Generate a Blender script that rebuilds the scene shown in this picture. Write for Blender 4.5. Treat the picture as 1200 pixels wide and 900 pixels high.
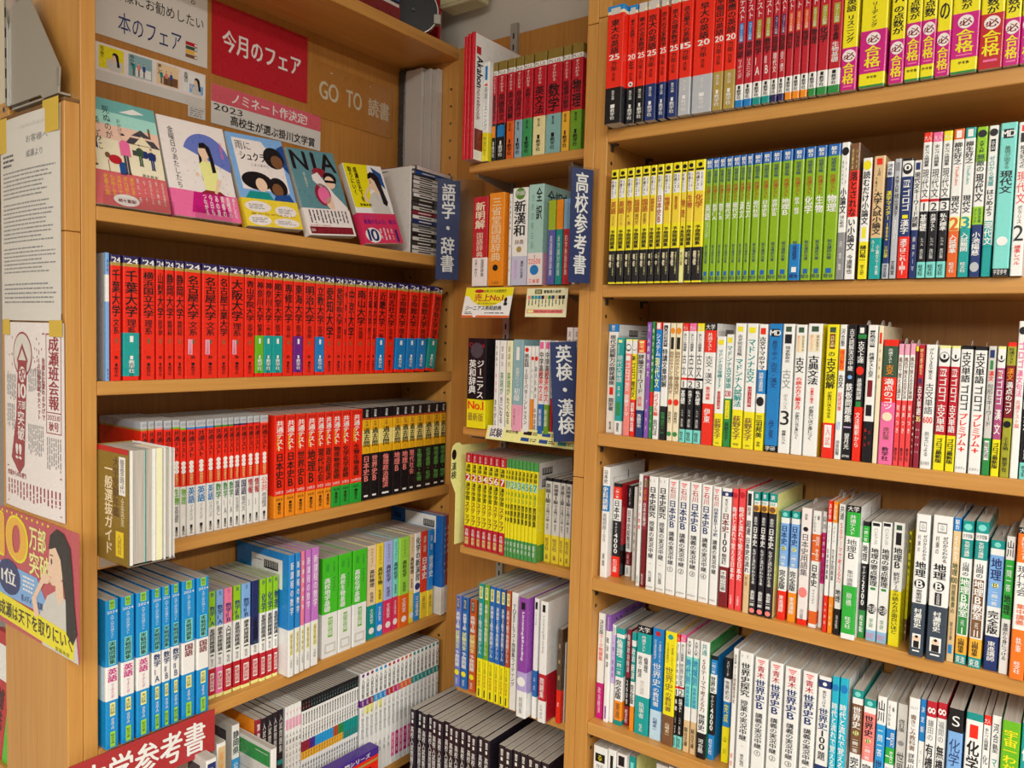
# -*- coding: utf-8 -*-
import bpy, math, random, re
from mathutils import Matrix, Vector

sc = bpy.context.scene
for _o in list(bpy.data.objects):
    bpy.data.objects.remove(_o)
COL = sc.collection
R = math.radians
random.seed(7)
ZC = 1.50                                   # eye height above the floor; lengths below are metres from the eye

# ---------------------------------------------------------------- camera
YAW, PITCH, ROLL = -0.6363, -0.0600, 0.0280
def cam_axes():
    cy, sy, cp, sp = math.cos(YAW), math.sin(YAW), math.cos(PITCH), math.sin(PITCH)
    f = Vector((sy*cp, cy*cp, sp)); r = Vector((cy, -sy, 0)); u = r.cross(f)
    return r*math.cos(ROLL)+u*math.sin(ROLL), u*math.cos(ROLL)-r*math.sin(ROLL), f
cr_, cu_, cf_ = cam_axes()
cam_data = bpy.data.cameras.new('camera')
cam_data.sensor_fit = 'HORIZONTAL'; cam_data.sensor_width = 36.0
cam_data.lens = 36.0*914.965/1200.0; cam_data.clip_start = 0.02
cam = bpy.data.objects.new('camera', cam_data); COL.objects.link(cam)
cam.matrix_world = Matrix(((cr_.x, cu_.x, -cf_.x, 0), (cr_.y, cu_.y, -cf_.y, 0), (cr_.z, cu_.z, -cf_.z, ZC), (0, 0, 0, 1)))
sc.camera = cam

# ---------------------------------------------------------------- light
sc.view_settings.view_transform = 'Standard'; sc.view_settings.look = 'None'
sc.view_settings.gamma = 1.0; sc.view_settings.use_curve_mapping = False
sc.view_settings.exposure = 0.42
world = bpy.data.worlds.new('shop_world'); sc.world = world; world.use_nodes = True
wbg = world.node_tree.nodes['Background']
wbg.inputs[0].default_value = (1.0, 0.97, 0.93, 1); wbg.inputs[1].default_value = 0.12
def ceiling_tube(x, y, z, sx, sy, power):
    d = bpy.data.lights.new('ceiling_lamp', 'AREA'); d.shape = 'RECTANGLE'; d.size = sx; d.size_y = sy
    d.energy = power; d.color = (1.0, 0.985, 0.945)
    o = bpy.data.objects.new('ceiling_lamp', d); COL.objects.link(o); o.location = (x, y, z+ZC)
    return o
LIGHTS = [(0.75, -1.5, 1.22, .30, 2.6, 78), (0.45, -4.0, 1.22, .30, 2.2, 150), (2.75, 0.1, 1.22, .30, 2.4, 125)]
for a in LIGHTS: ceiling_tube(*a)

# ---------------------------------------------------------------- materials
PAL = dict(wh='F1EFEA', pw='F3E6E2', bk='17151A', rd='EA2A16', rd2='D93A22', rd3='B8432C', rd4='D0202E', sr='EE4A4C', cr='BE1F2E', dr='7C1A20', mr='93283A',
  or_='F2901E', og='E2651F', og2='F5761C', og3='C8581E', or3='F2B33C', yl='FBE21A', yl2='F5D33A', yl3='EDB53A', yl4='E9B526', yl5='E8D335', ly='F7EE9A', ly2='F2EEC4', ly3='F8DC86',
  am='EAB01C', cm='EFE2C0', cm2='EADFA6', tn='DDBE8C', pe='F6D3A8', gn='2E8B42', gn2='3E9A5A', gn3='6EA02C', gn4='5E8A34', gn5='6DA52A', gn6='4E9A4E', lgn='5FA552', dg='3C5640',
  gr2='2FAE3C', gr3='6BB820', gr4='1FA037', gr5='46C226', lo='94CB22', lo2='9AD648', lo3='A3B928', lim='8CB41A', ol='A3A12E', gt='12928C', tl='18A09C', tq='7FDAD0', mt='A9E2D6', lt='86B6B4', lt2='7BA7A2',
  cy='22B4CE', cb='2A9BD8', bl='1A7EC4', bl2='2389D2', bl3='1C63B0', bl4='2368B4', bl5='1590D2', lb='7FB0E6', lb2='7FB0D4', lb3='8FC3E0', pb='BFDDF0', nv='20346E', nv2='1E2E66', nv3='1F4E92', sl='3A4654',
  in_='2E235C', vi='6E2386', pu='8A55B0', pu2='8E44A4', pv='5A5FA8', pv2='6678C4', lv='C9B1E0', lv2='A9B6EA', lv3='C6C8DC', lv4='B6A6D6', mv='B0507C', mv2='C878CC',
  pk='EE6FA4', pk2='F07FA0', pk3='D8345E', pk4='EBA7BE', sa='F0857E', mg='C91A7E', gy='8E8E90', gy2='4A464E', gb='8FB0BE', sv='B9BDC2', sg='D3D0C9', sea='A7CFC4', sea2='8FB6BC',
  gd='B0974A', gd2='8A7434', br='7C5436', br2='5A4838', ti='6D6C46', na2='2A2A40', nz='262029', skn='F3CDB0', rs='B4502E', prp='4A2A8C')
PAL['or'] = PAL.pop('or_'); PAL['in'] = PAL.pop('in_')
def lin(h):
    c = [int(h[i:i+2], 16)/255 for i in (0, 2, 4)]
    return tuple((v/12.92 if v <= .04045 else ((v+.055)/1.055)**2.4) for v in c)
MATS = {}
def new_mat(name, rgb, rough=.4, spec=.5):
    m = bpy.data.materials.new(name); m.use_nodes = True
    b = m.node_tree.nodes['Principled BSDF']
    b.inputs['Base Color'].default_value = (*rgb, 1); b.inputs['Roughness'].default_value = rough
    b.inputs['Specular IOR Level'].default_value = spec
    return m, b
def mat(code):
    """printed paper in a palette colour, with a faint unevenness of the ink and the laminate"""
    if code in MATS: return MATS[code]
    h = PAL[code]
    rgb = tuple(min(.86, v) for v in lin(h))
    m, b = new_mat('print_'+code, rgb, .36, .45)
    nt = m.node_tree
    n = nt.nodes.new('ShaderNodeTexNoise'); n.inputs['Scale'].default_value = 34; n.inputs['Detail'].default_value = 2
    tc = nt.nodes.new('ShaderNodeTexCoord'); nt.links.new(tc.outputs['Object'], n.inputs['Vector'])
    mr = nt.nodes.new('ShaderNodeMapRange'); mr.inputs['To Min'].default_value = .20; mr.inputs['To Max'].default_value = .36
    nt.links.new(n.outputs['Fac'], mr.inputs['Value']); nt.links.new(mr.outputs['Result'], b.inputs['Roughness'])
    MATS[code] = m
    return m
def pages_mat():
    m, b = new_mat('page_edges', (.62, .58, .51), .8, .2)
    nt = m.node_tree
    tc = nt.nodes.new('ShaderNodeTexCoord'); mp = nt.nodes.new('ShaderNodeMapping'); mp.inputs['Scale'].default_value = (900, 6, 6)
    n = nt.nodes.new('ShaderNodeTexNoise'); n.inputs['Scale'].default_value = 1.0; n.inputs['Detail'].default_value = 1
    cr = nt.nodes.new('ShaderNodeValToRGB')
    cr.color_ramp.elements[0].position = .3; cr.color_ramp.elements[0].color = (.40, .37, .315, 1)
    cr.color_ramp.elements[1].position = .7; cr.color_ramp.elements[1].color = (.60, .56, .49, 1)
    nt.links.new(tc.outputs['Object'], mp.inputs['Vector']); nt.links.new(mp.outputs['Vector'], n.inputs['Vector'])
    nt.links.new(n.outputs['Fac'], cr.inputs['Fac']); nt.links.new(cr.outputs['Color'], b.inputs['Base Color'])
    return m
def wood(name, axis, c0, c1, rough=.38):
    """beech-like laminate, the grain along one axis"""
    m, b = new_mat(name, c0, rough, .4)
    nt = m.node_tree
    tc = nt.nodes.new('ShaderNodeTexCoord'); mp = nt.nodes.new('ShaderNodeMapping')
    s = [150, 150, 150]; s[axis] = 5.0
    mp.inputs['Scale'].default_value = s
    n = nt.nodes.new('ShaderNodeTexNoise'); n.inputs['Scale'].default_value = 1.0; n.inputs['Detail'].default_value = 5; n.inputs['Roughness'].default_value = .62
    s2 = [11, 11, 11]; s2[axis] = .9
    mp2 = nt.nodes.new('ShaderNodeMapping'); mp2.inputs['Scale'].default_value = s2
    n2 = nt.nodes.new('ShaderNodeTexNoise'); n2.inputs['Scale'].default_value = 1.0; n2.inputs['Detail'].default_value = 3; n2.inputs['Distortion'].default_value = .6
    mx = nt.nodes.new('ShaderNodeMix'); mx.inputs[0].default_value = .38
    cr = nt.nodes.new('ShaderNodeValToRGB')
    cr.color_ramp.elements[0].position = .30; cr.color_ramp.elements[0].color = (*c0, 1)
    cr.color_ramp.elements[1].position = .68; cr.color_ramp.elements[1].color = (*c1, 1)
    L = nt.links.new
    L(tc.outputs['Object'], mp.inputs['Vector']); L(tc.outputs['Object'], mp2.inputs['Vector'])
    L(mp.outputs['Vector'], n.inputs['Vector']); L(mp2.outputs['Vector'], n2.inputs['Vector'])
    L(n.outputs['Fac'], mx.inputs[2]); L(n2.outputs['Fac'], mx.inputs[3]); L(mx.outputs[0], cr.inputs['Fac'])
    L(cr.outputs['Color'], b.inputs['Base Color'])
    bp = nt.nodes.new('ShaderNodeBump'); bp.inputs['Strength'].default_value = .06; bp.inputs['Distance'].default_value = .001
    L(n.outputs['Fac'], bp.inputs['Height']); L(bp.outputs['Normal'], b.inputs['Normal'])
    return m
W0, W1 = lin('BB8039'), lin('D29C52')
D0, D1 = lin('A86C2C'), lin('BF873E')
MATS['wood_x'] = wood('beech_x', 0, W0, W1); MATS['wood_y'] = wood('beech_y', 1, W0, W1); MATS['wood_z'] = wood('beech_z', 2, W0, W1)
MATS['back_z'] = wood('back_board', 2, D0, D1, .5)
MATS['pages'] = pages_mat()
def plain(code, hexc, rough=.5, metal=0, **k):
    m, b = new_mat(code, lin(hexc), rough); b.inputs['Metallic'].default_value = metal
    MATS[code] = m; return b
plain('steel', 'BDBDB8', .32, 1.0); plain('darkhole', '1A120C', .8); plain('greymetal', 'A8A296', .40, .25)
plain('cream_panel', 'D8CDB4', .55); plain('wallpaper', 'CFC8BC', .85); plain('pillar', 'BAB5AC', .6); plain('ceil', 'E6E2DA', .9); plain('carpet', '8A7F72', .95)
plain('blackmatte', '0C0C0F', .45); plain('darkmetal', '4A443C', .5, .4); plain('sb', '182C62', .6); plain('beigeplastic', 'CFC79E', .5); plain('tape', 'D9B63C', .45); plain('paper', 'DAD6CD', .75); plain('grime', '7C5A34', .9)  # the last brown is for the shadow painted along the end panel's top
def clear_mat(name, tint, alpha):
    """thin clear plastic film: mostly lets light through, with a glossy surface"""
    m = bpy.data.materials.new(name); m.use_nodes = True; nt = m.node_tree
    out = nt.nodes['Material Output']; nt.nodes.remove(nt.nodes['Principled BSDF'])
    t = nt.nodes.new('ShaderNodeBsdfTransparent'); t.inputs['Color'].default_value = (*tint, 1)
    g = nt.nodes.new('ShaderNodeBsdfGlossy'); g.inputs['Roughness'].default_value = .22
    fr = nt.nodes.new('ShaderNodeFresnel'); fr.inputs['IOR'].default_value = 1.45
    ad = nt.nodes.new('ShaderNodeMath'); ad.operation = 'MULTIPLY'; ad.inputs[1].default_value = .09
    mx = nt.nodes.new('ShaderNodeMixShader')
    nt.links.new(fr.outputs[0], ad.inputs[0]); nt.links.new(ad.outputs[0], mx.inputs[0]); nt.links.new(t.outputs[0], mx.inputs[1]); nt.links.new(g.outputs[0], mx.inputs[2])
    nt.links.new(mx.outputs[0], out.inputs['Surface'])
    MATS[name] = m
clear_mat('clear', (.93, .93, .93), .1)

# ---------------------------------------------------------------- glyphs
GL = {}
def load_glyphs(chars):
    tmp = []
    for ch in sorted(chars):
        if ch in GL: continue
        c = bpy.data.curves.new('g', 'FONT'); c.body = ch; c.size = 1; c.resolution_u = 5 if ch.isascii() else 2
        o = bpy.data.objects.new('g', c); COL.objects.link(o); tmp.append((ch, o, c))
    dg = bpy.context.evaluated_depsgraph_get()
    for ch, o, c in tmp:
        ev = o.evaluated_get(dg); m = ev.to_mesh()
        GL[ch] = ([(v.co.x, v.co.y) for v in m.vertices], [tuple(p.vertices) for p in m.polygons])
        ev.to_mesh_clear()
    for ch, o, c in tmp:
        bpy.data.objects.remove(o); bpy.data.curves.remove(c)
def glyph(ch):
    if ch not in GL: load_glyphs({ch})
    return GL[ch]
BOLD = ((-.024, .012, 0), (.024, -.012, 1), (.0, .0, 2))     # a heavy face: the glyph struck three times, slightly apart
def is_wide(ch): return ord(ch) > 0x2E7F or ch in '①②③④⑤ⅠⅡⅢ・〜'

# ---------------------------------------------------------------- mesh builder
class MB:
    def __init__(s): s.v = []; s.f = []; s.m = []; s.mats = []
    def mi(s, code):
        if code not in s.mats: s.mats.append(code)
        return s.mats.index(code)
    def add(s, vs, fs, code):
        o = len(s.v); s.v += vs; i = s.mi(code)
        for f in fs: s.f.append(tuple(o+k for k in f)); s.m.append(i)
    def quad(s, a, b, c, d, code): s.add([a, b, c, d], [(0, 1, 2, 3)], code)
    def box(s, x0, x1, y0, y1, z0, z1, code, bev=0.0):
        if bev <= 0:
            v = [(x, y, z) for z in (z0, z1) for y in (y0, y1) for x in (x0, x1)]
            s.add(v, [(0, 2, 3, 1), (4, 5, 7, 6), (0, 1, 5, 4), (2, 6, 7, 3), (0, 4, 6, 2), (1, 3, 7, 5)], code); return
        b = bev; v = []; idx = {}
        for sx in (0, 1):
            for sy in (0, 1):
                for sz in (0, 1):
                    X = (x0, x1)[sx]; Y = (y0, y1)[sy]; Z = (z0, z1)[sz]
                    dx = b if sx == 0 else -b; dy = b if sy == 0 else -b; dz = b if sz == 0 else -b
                    for k, p in enumerate(((X, Y+dy, Z+dz), (X+dx, Y, Z+dz), (X+dx, Y+dy, Z))):
                        idx[(sx, sy, sz, k)] = len(v); v.append(p)
        f = []
        for a in (0, 1):
            f.append(tuple(idx[(a, p, q, 0)] for p, q in ((0, 0), (1, 0), (1, 1), (0, 1))))
            f.append(tuple(idx[(p, a, q, 1)] for p, q in ((0, 0), (1, 0), (1, 1), (0, 1))))
            f.append(tuple(idx[(p, q, a, 2)] for p, q in ((0, 0), (1, 0), (1, 1), (0, 1))))
        for a in (0, 1):
            for c in (0, 1):
                f.append((idx[(0, a, c, 1)], idx[(1, a, c, 1)], idx[(1, a, c, 2)], idx[(0, a, c, 2)]))
                f.append((idx[(a, 0, c, 0)], idx[(a, 1, c, 0)], idx[(a, 1, c, 2)], idx[(a, 0, c, 2)]))
                f.append((idx[(a, c, 0, 0)], idx[(a, c, 1, 0)], idx[(a, c, 1, 1)], idx[(a, c, 0, 1)]))
        for q in [(a, c, e) for a in (0, 1) for c in (0, 1) for e in (0, 1)]:
            f.append(tuple(idx[(*q, k)] for k in (0, 1, 2)))
        s.add(v, f, code)
    def cyl(s, p, q, r, code, n=10):
        p = Vector(p); q = Vector(q); d = (q-p).normalized()
        a = d.orthogonal().normalized(); b = d.cross(a); v = []
        for e in (p, q):
            for k in range(n):
                t = 2*math.pi*k/n; w = e+a*math.cos(t)*r+b*math.sin(t)*r; v.append(tuple(w))
        f = [(k, (k+1) % n, n+(k+1) % n, n+k) for k in range(n)]+[tuple(range(n-1, -1, -1)), tuple(range(n, 2*n))]
        s.add(v, f, code)
    # flat print on a face: local frame x right, z up, out along -y
    def poly(s, pts, y, code): s.add([(x, y, z) for x, z in pts], [tuple(range(len(pts)))], code)
    def rect(s, x0, x1, z0, z1, y, code): s.poly([(x0, z0), (x1, z0), (x1, z1), (x0, z1)], y, code)
    def disc(s, cx, cz, rx, rz, y, code, n=20, a0=0, a1=360):
        s.poly([(cx+rx*math.cos(R(a0+(a1-a0)*k/n)), cz+rz*math.sin(R(a0+(a1-a0)*k/n))) for k in range(n if a1-a0 == 360 else n+1)], y, code)
    def char(s, ch, bold, cx, cz, w, h, y, code):
        vs, fs = glyph(ch)
        if not vs: return
        if is_wide(ch):
            X = [(a-.5, b-.36) for a, b in vs]
        else:
            x0 = min(a for a, b in vs); x1 = max(a for a, b in vs); z0 = min(b for a, b in vs); z1 = max(b for a, b in vs)
            k = min(1.4, .82/max(.05, z1-z0)) if ch not in '.,-・~' else 1
            X = [((a-(x0+x1)/2)*k, (b-(z0+z1)/2)*k) for a, b in vs]
        if ch in 'ー〜': X = [(-b*.9, a*.9) if False else (b, -a) for a, b in X]
        if ch in '、。': X = [(a+.5, b+.5) for a, b in X]
        s.ink([(cx+a*w, cz+b*h) for a, b in X], fs, y, code, bold, w, h)
    def ink(s, X, fs, y, code, bold, w, h):
        for dx, dz, k in (BOLD if bold else ((0, 0, 0),)):
            s.add([(a+dx*w*bold, y-k*.00001, b+dz*h*bold) for a, b in X], fs, code)
    def vtext(s, text, cx, z0, z1, w, y, code, bold=0, free=False):
        n = len(text)
        if not n: return
        if n > 2 and text.isascii() and any(c.isalpha() for c in text) and text[0] != 'N':      # Latin runs down the spine on its side
            t = MB(); L_ = min(z1-z0, n*w*.62); t.htext(text, -L_/2, L_/2, -w*.36, w*.36, 0, code, bold); zc = z1-L_/2
            s.add([(cx+z, y+yy, zc-x) for x, yy, z in t.v], t.f, code); return
        ch = (z1-z0)/n
        gw = w if free else min(w, ch*1.45); gh = min(ch*1.04, w*2.1)
        for i, c in enumerate(text):
            if c != ' ': s.char(c, bold, cx, z1-ch*(i+.5), gw, gh, y, code)
    def htext(s, text, x0, x1, z0, z1, y, code, bold=0, fit=True, slant=0):
        pen = 0; items = []
        for c in text:
            if c == ' ': pen += .35; continue
            vs, fs = glyph(c)
            if not vs: continue
            if is_wide(c): items.append([(a+pen, b) for a, b in vs]); fs_ = fs; adv = 1.0
            else:
                xm = min(a for a, b in vs); xM = max(a for a, b in vs)
                items.append([(a-xm+pen, b) for a, b in vs]); adv = xM-xm+.09
            items[-1] = (items[-1], fs); pen += adv
        if not items: return
        A = [p for it, _ in items for p in it]
        ax, bx = min(p[0] for p in A), max(p[0] for p in A); az, bz = min(p[1] for p in A), max(p[1] for p in A)
        kx = (x1-x0)/(bx-ax); kz = (z1-z0)/(bz-az)
        if not fit: kx = kz = min(kx, kz)
        if len(text) == 1: kx = min(kx, kz*1.15)
        mx, mz = (x0+x1)/2-(ax+bx)/2*kx, (z0+z1)/2-(az+bz)/2*kz
        for it, fs in items:
            s.ink([(a*kx+mx+slant*(b*kz), b*kz+mz) for a, b in it], fs, y, code, bold, kx, kz)
def build(name, mb, parent=None, loc=(0, 0, 0), rot=(0, 0, 0), smooth=False):
    me = bpy.data.meshes.new(name); me.from_pydata(mb.v, [], mb.f)
    for c in mb.mats: me.materials.append(MATS[c] if c in MATS else mat(c))
    me.polygons.foreach_set('material_index', mb.m)
    if smooth: me.polygons.foreach_set('use_smooth', [True]*len(me.polygons))
    me.update()
    o = bpy.data.objects.new(name, me); COL.objects.link(o)
    o.location = loc; o.rotation_euler = rot
    if parent is not None: o.parent = parent
    return o
def tag(o, label, cat, group=None):
    o['label'] = label; o['category'] = cat
    if group: o['group'] = group
    return o
def thing(name, label, cat, loc=(0, 0, 0), rot=(0, 0, 0), group=None):
    o = bpy.data.objects.new(name, None); COL.objects.link(o); o.empty_display_size = .05
    o.location = loc; o.rotation_euler = rot
    return tag(o, label, cat, group)
def structure(name, mb, loc=(0, 0, 0)):
    o = build(name, mb, None, loc); o['kind'] = 'structure'; return o
# ---------------------------------------------------------------- how each series of book is printed
# style: (kind, cover bands 'colour+lower edge', print items 't0,t1,flags,colour,text', belly band)
# fractions run from the top of the spine; flags: B bold, S small, T tiny, L / R half column, H across, P patch, C disc
S = {
 'nend': ('exam_book', '{t1}.045,cm.07,rd.695,{f} 1', ['.02,.075,P,sg,.55', '.12,.41,B,bk,{0}', '.415,.46,HB,wh,{1}', '.47,.56,S,bk,{2}', '.57,.64,T,bk,改訂版', '.72,.8,T,wh,教学社編', '.84,.87,P,wh,.25', '.875,.97,S,wh,教学社']),
 'smart': ('exam_book', 'cr.825,wh.945,{f} 1', ['.04,.335,,wh,共通テスト', '.35,.495,P,{p},.5', '.36,.49,T,wh,スマート対策', '.505,.62,B,bk,{0}', '.63,.78,S,wh,{1}', '.835,.86,P,bk,.3', '.865,.94,S,bk,教学社']),
 'goukaku': ('exam_book', 'yl1', ['.1,.44,B,bk,{0}', '.46,.66,B,bk,{1}'], ('.695', '1', 'mg', ['.71,.8,C,pw,.7', '.73,.785,B,dr,必', '.805,.96,B,yl,合格', '.968,.98,P,pk,.6'])),
 'goukaku2': ('exam_book', 'yl.985,gn1', ['.1,.38,B,bk,{0}', '.40,.58,B,bk,{1}', '.92,.94,H,bk,参考書'], ('.6', '.9', 'mg', ['.615,.705,C,pw,.7', '.635,.69,B,dr,必', '.71,.865,B,yl,合格', '.875,.885,P,pk,.6'])),
 'goukakur': ('exam_book', 'yl1', ['.1,.42,B,bk,{0}', '.44,.64,B,bk,{1}'], ('.64', '1', 'cr', ['.655,.745,C,pw,.6', '.675,.73,B,dr,必', '.75,.92,B,yl,合格', '.94,.955,P,pk,.6'])),
 'yosou': ('practice_book', 'yl.26,yl2.5,yl1', ['.02,.055,C,bk,.5', '.065,.082,P,bk,.8', '.09,.25,P,wh,.82', '.095,.245,BL,bk,共通テスト', '.1,.22,TR,bk,大学入学', '.28,.39,B,rs,{0}', '.4,.49,S,br,{1}', '.53,.695,B,bk,予想問題集'], ('.71', '.985', 'bk', ['.74,.86,BL,cm,著者', '.74,.93,TR,ly,共通テスト対策の'])),
 'yosouw': ('practice_book', 'yl.22,wh.5,yl1', ['.02,.055,C,bk,.5', '.065,.082,P,bk,.8', '.09,.22,P,wh,.82', '.095,.215,BL,bk,共通テスト', '.1,.2,TR,bk,大学入学', '.26,.49,B,rs,{0}', '.53,.695,B,bk,予想問題集'], ('.71', '.985', 'bk', ['.74,.86,BL,cm,山中', '.74,.93,TR,ly,共通テスト対策の'])),
 'yosoun': ('practice_book', 'yl.26,yl2.5,yl.72,ly1', ['.02,.055,C,bk,.5', '.065,.082,P,bk,.8', '.09,.25,P,wh,.82', '.095,.245,BL,bk,共通テスト', '.3,.47,B,rs,{0}', '.53,.695,B,bk,予想問題集', '.74,.86,S,br,大川保']),
 'sundai': ('practice_book', 'bl3.085,lim1', ['.015,.075,B,wh,駿台', '.1,.2,S,nv,短期攻略', '.22,.36,B,rs,共通テスト', '.37,.5,B,wh,{0}', '.51,.64,S,wh,{1}', '.7,.85,T,nv,駿台講師共著', '.915,.95,P,bl3,.45', '.955,.985,H,nv,駿台']),
 'zenlv': ('workbook', '{c}.065,wh.455,{q}.475,wh.54,bk.89,tq1', ['.02,.055,H,wh,大入', '.085,.235,S,bk,全レベル問題集', '.25,.45,,bk,{0}', '.482,.535,H,bk,{1}', '.56,.68,B,wh,{2}', '.72,.78,T,wh,レベル', '.8,.87,T,wh,改訂版', '.91,.985,S,bk,旺文社']),
 'madonna': ('wordbook', 'wh.7,yl1', ['.03,.075,P,yl,.6', '.12,.47,B,gt,{0}', '.5,.66,P,cr,.36', '.51,.65,T,wh,パワーアップ版', '.75,.93,B,br,荻野文子', '.965,.98,H,bk,学研']),
 'madonnag': ('wordbook', 'wh.57,gn1', ['.03,.075,P,yl,.6', '.1,.48,B,gt,{0}', '.5,.55,HB,cr,{1}', '.585,.75,P,yl,.6', '.6,.74,T,br,パワーアップ版', '.78,.94,S,bk,荻野文子']),
 'madonnax': ('wordbook', 'wh.69,yl1', ['.025,.065,P,yl,.5', '.09,.26,S,bk,{0}', '.28,.67,B,gt,{1}', '.74,.93,B,br,荻野文子', '.96,.98,H,bk,学研']),
 'furo': ('wordbook', 'pk4.09,wh.46,sr1', ['.11,.45,B,br,{0}', '.49,.74,S,wh,音声つき', '.85,.96,S,bk,教学社']),
 'gorogo': ('wordbook', 'ly.02,wh.165,{c}.715,yl1', ['.03,.155,C,bk,.72', '.055,.11,C,wh,.4', '.07,.1,P,bk,.2', '.185,.245,P,wh,.6', '.19,.24,B,cr,{0}', '.26,.45,B,wh,{1}', '.47,.69,B,wh,{2}', '.74,.94,B,bk,ゴロゴ最新版']),
 'jikkyo': ('lecture_book', 'wh1', ['.025,.05,L,bk,{z}', '.02,.05,R,bk,{z}', '.09,.36,B,bk,{0}', '.39,.72,S,bk,{1}', '.75,.78,T,br,~', '.83,.93,T,bk,{2}', '.965,.98,H,gy,語学春秋']),
 'ishi': ('lecture_book', 'wh1', ['.022,.03,P,sr,.55', '.037,.044,P,sr,.4', '.051,.058,P,sr,.22', '.068,.17,S,cr,{0}', '.18,.42,B,nv,{1}', '.45,.74,S,bk,講義の実況中継', '.755,.8,H,bk,{2}', '.955,.97,H,gy,語学春秋社']),
 'naze': ('study_book', 'gt.07,wh.105,or3.16,nz1', ['.015,.055,S,wh,東', '.075,.1,H,gn,日本史', '.11,.155,C,br,.6', '.2,.27,S,wh,金谷の', '.28,.44,B,wh,日本史', '.46,.75,S,wh,なぜと流れがわかる本', '.8,.93,B,wh,金谷俊一郎', '.945,.985,C,sa,.6']),
 'ichimon': ('quiz_book', 'gt.065,wh.115,{c}.51,wh.735,{o} 1', ['.015,.055,C,tq,.4', '.135,.31,B,{k},{0}', '.325,.365,C,ly,.5', '.328,.362,H,bk,{1}', '.385,.5,B,wh,一問一答', '.54,.72,B,bk,完全版', '.775,.93,S,wh,東進講師']),
 'handbk': ('handbook', 'wh.91,lb3 1', ['.01,.035,P,bk,.7', '.05,.19,S,gy,{0}', '.22,.54,B,bk,{1}', '.55,.57,P,gn,.5', '.68,.78,C,bk,.8', '.7,.76,H,wh,共通', '.81,.89,T,gn,学研', '.93,.98,H,pk,改訂']),
 'murase': ('study_book', 'wh.625,sl1', ['.05,.12,P,gy,.5', '.06,.11,P,wh,.42', '.065,.105,T,gy,大学', '.14,.27,TL,bk,村瀬の', '.14,.32,SR,bk,ゼロからわかる', '.33,.44,B,bk,地理', '.455,.52,C,bk,.62', '.463,.512,HB,wh,B', '.53,.615,P,bk,.36', '.535,.61,T,wh,{0}', '.66,.8,B,wh,村瀬哲史', '.84,.94,P,wh,.6', '.85,.895,C,skn,.22', '.85,.87,C,bk,.24', '.89,.938,P,bk,.4', '.955,.965,P,wh,.5']),
 'yamaoka': ('lecture_book', 'gt.08,wh.13,gt.26,wh.8,or3.93,gt1', ['.02,.065,C,tq,.5', '.09,.12,H,bk,大学受験', '.14,.25,S,wh,気鋭の講師', '.285,.385,S,bk,山岡の', '.395,.79,P,{p},.8', '.4,.67,B,wh,地理B教室', '.69,.73,T,wh,PART', '.74,.785,H,wh,{0}', '.815,.92,B,bk,山岡信幸', '.94,.99,H,wh,東進']),
 'kyoka': ('textbook', '{c}.735,{f} 1', ['.025,.07,C,{b},.7', '.1,.28,TL,{w},公立高校教師が', '.1,.3,TR,{w},一度読んだら', '.31,.52,,{w},{0}', '.53,.7,S,{w},の教科書', '.8,.92,S,{v},山﨑圭一']),
 'dow': ('lecture_book', 'cr.11,wh1', ['.045,.085,HB,wh,∞', '.13,.28,S,gy,{0}', '.3,.95,B,bk,{1}']),
 'aka24': ('exam_book', 'in.058,gd.085,rd1', ['.018,.06,HB,wh,\'24', '.115,{e},B,bk,{0}', '.505,.63,S,bk,{1}', '.66,.7,P,ti,.16', '.8,.83,T,bk,教', '.86,.885,P,bk,.2', '.89,.97,T,bk,教学社'], None),
 'kyotsu': ('exam_book', 'sv.06,{q}.075,rd.565,wh1', ['.02,.04,H,gy,2024', '.09,.32,B,bk,{0x}', '.345,.385,C,wh,.5', '.38,.42,C,wh,.5', '.415,.455,C,wh,.5', '.46,.555,T,ly,問題研究', '.58,.72,B,{q},{0}', '.73,.87,S,gy,{1}', '.905,.93,P,bk,.28', '.93,.985,S,bk,教学社']),
 'akak': ('exam_book', 'rd2.01,rd.785,{f} 1', ['.02,.05,H,dr,2024', '.055,.35,B,wh,{0x}', '.2,.34,TL,yl,過去問研究', '.37,.71,B,bk,{0}', '.735,.77,H,wh,24年分', '.81,.83,H,bk,123', '.85,.875,P,bk,.25', '.88,.965,S,bk,教学社']),
 'kuro': ('exam_book', 'bk.11,rs.13,am.24,ly3.4,am.495,bk1', ['.02,.1,S,wh,河合塾', '.14,.2,T,br,共通', '.215,.425,B,bk,過去問', '.44,.485,T,br,レビュー', '.52,{e},B,{k},{0}', '.945,.965,P,wh,.5']),
 'jissen': ('practice_book', 'bl5.445,wh.675,bl5 1', ['.002,.062,P,lo2,.42', '.01,.055,T,bk,駿台', '.072,.09,H,wh,2024', '.1,.26,S,pb,大学入学共通テスト', '.275,.435,P,tq,.56', '.28,.43,SB,bk,実戦問題集', '.46,.55,B,{q},{0}', '.56,.66,S,{q},{1}', '.69,.78,P,ly,.42', '.7,.77,T,bk,本試験', '.795,.87,T,wh,過去問2回', '.885,.99,P,lo2,.4', '.9,.97,T,bk,駿台文庫']),
 'seikou': ('workbook', '{c}{b},wh.72,{f}.97,ly1', ['.015,.05,H,nv,{l}', '.14,.32,B,nv,{0}', '.35,.575,B,bk,{1}', '.59,.605,P,dg,.5', '.63,.7,T,bk,旺文社', '.765,.93,P,wh,.6', '.775,.92,SB,cr,新課程版']),
 'hyo': ('workbook', '{c}.615,wh1', ['.06,.5,S,wh,{0}', '.64,.83,P,ly,.45', '.65,.82,T,br,解答解説', '.86,.93,T,gy,文英堂']),
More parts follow.
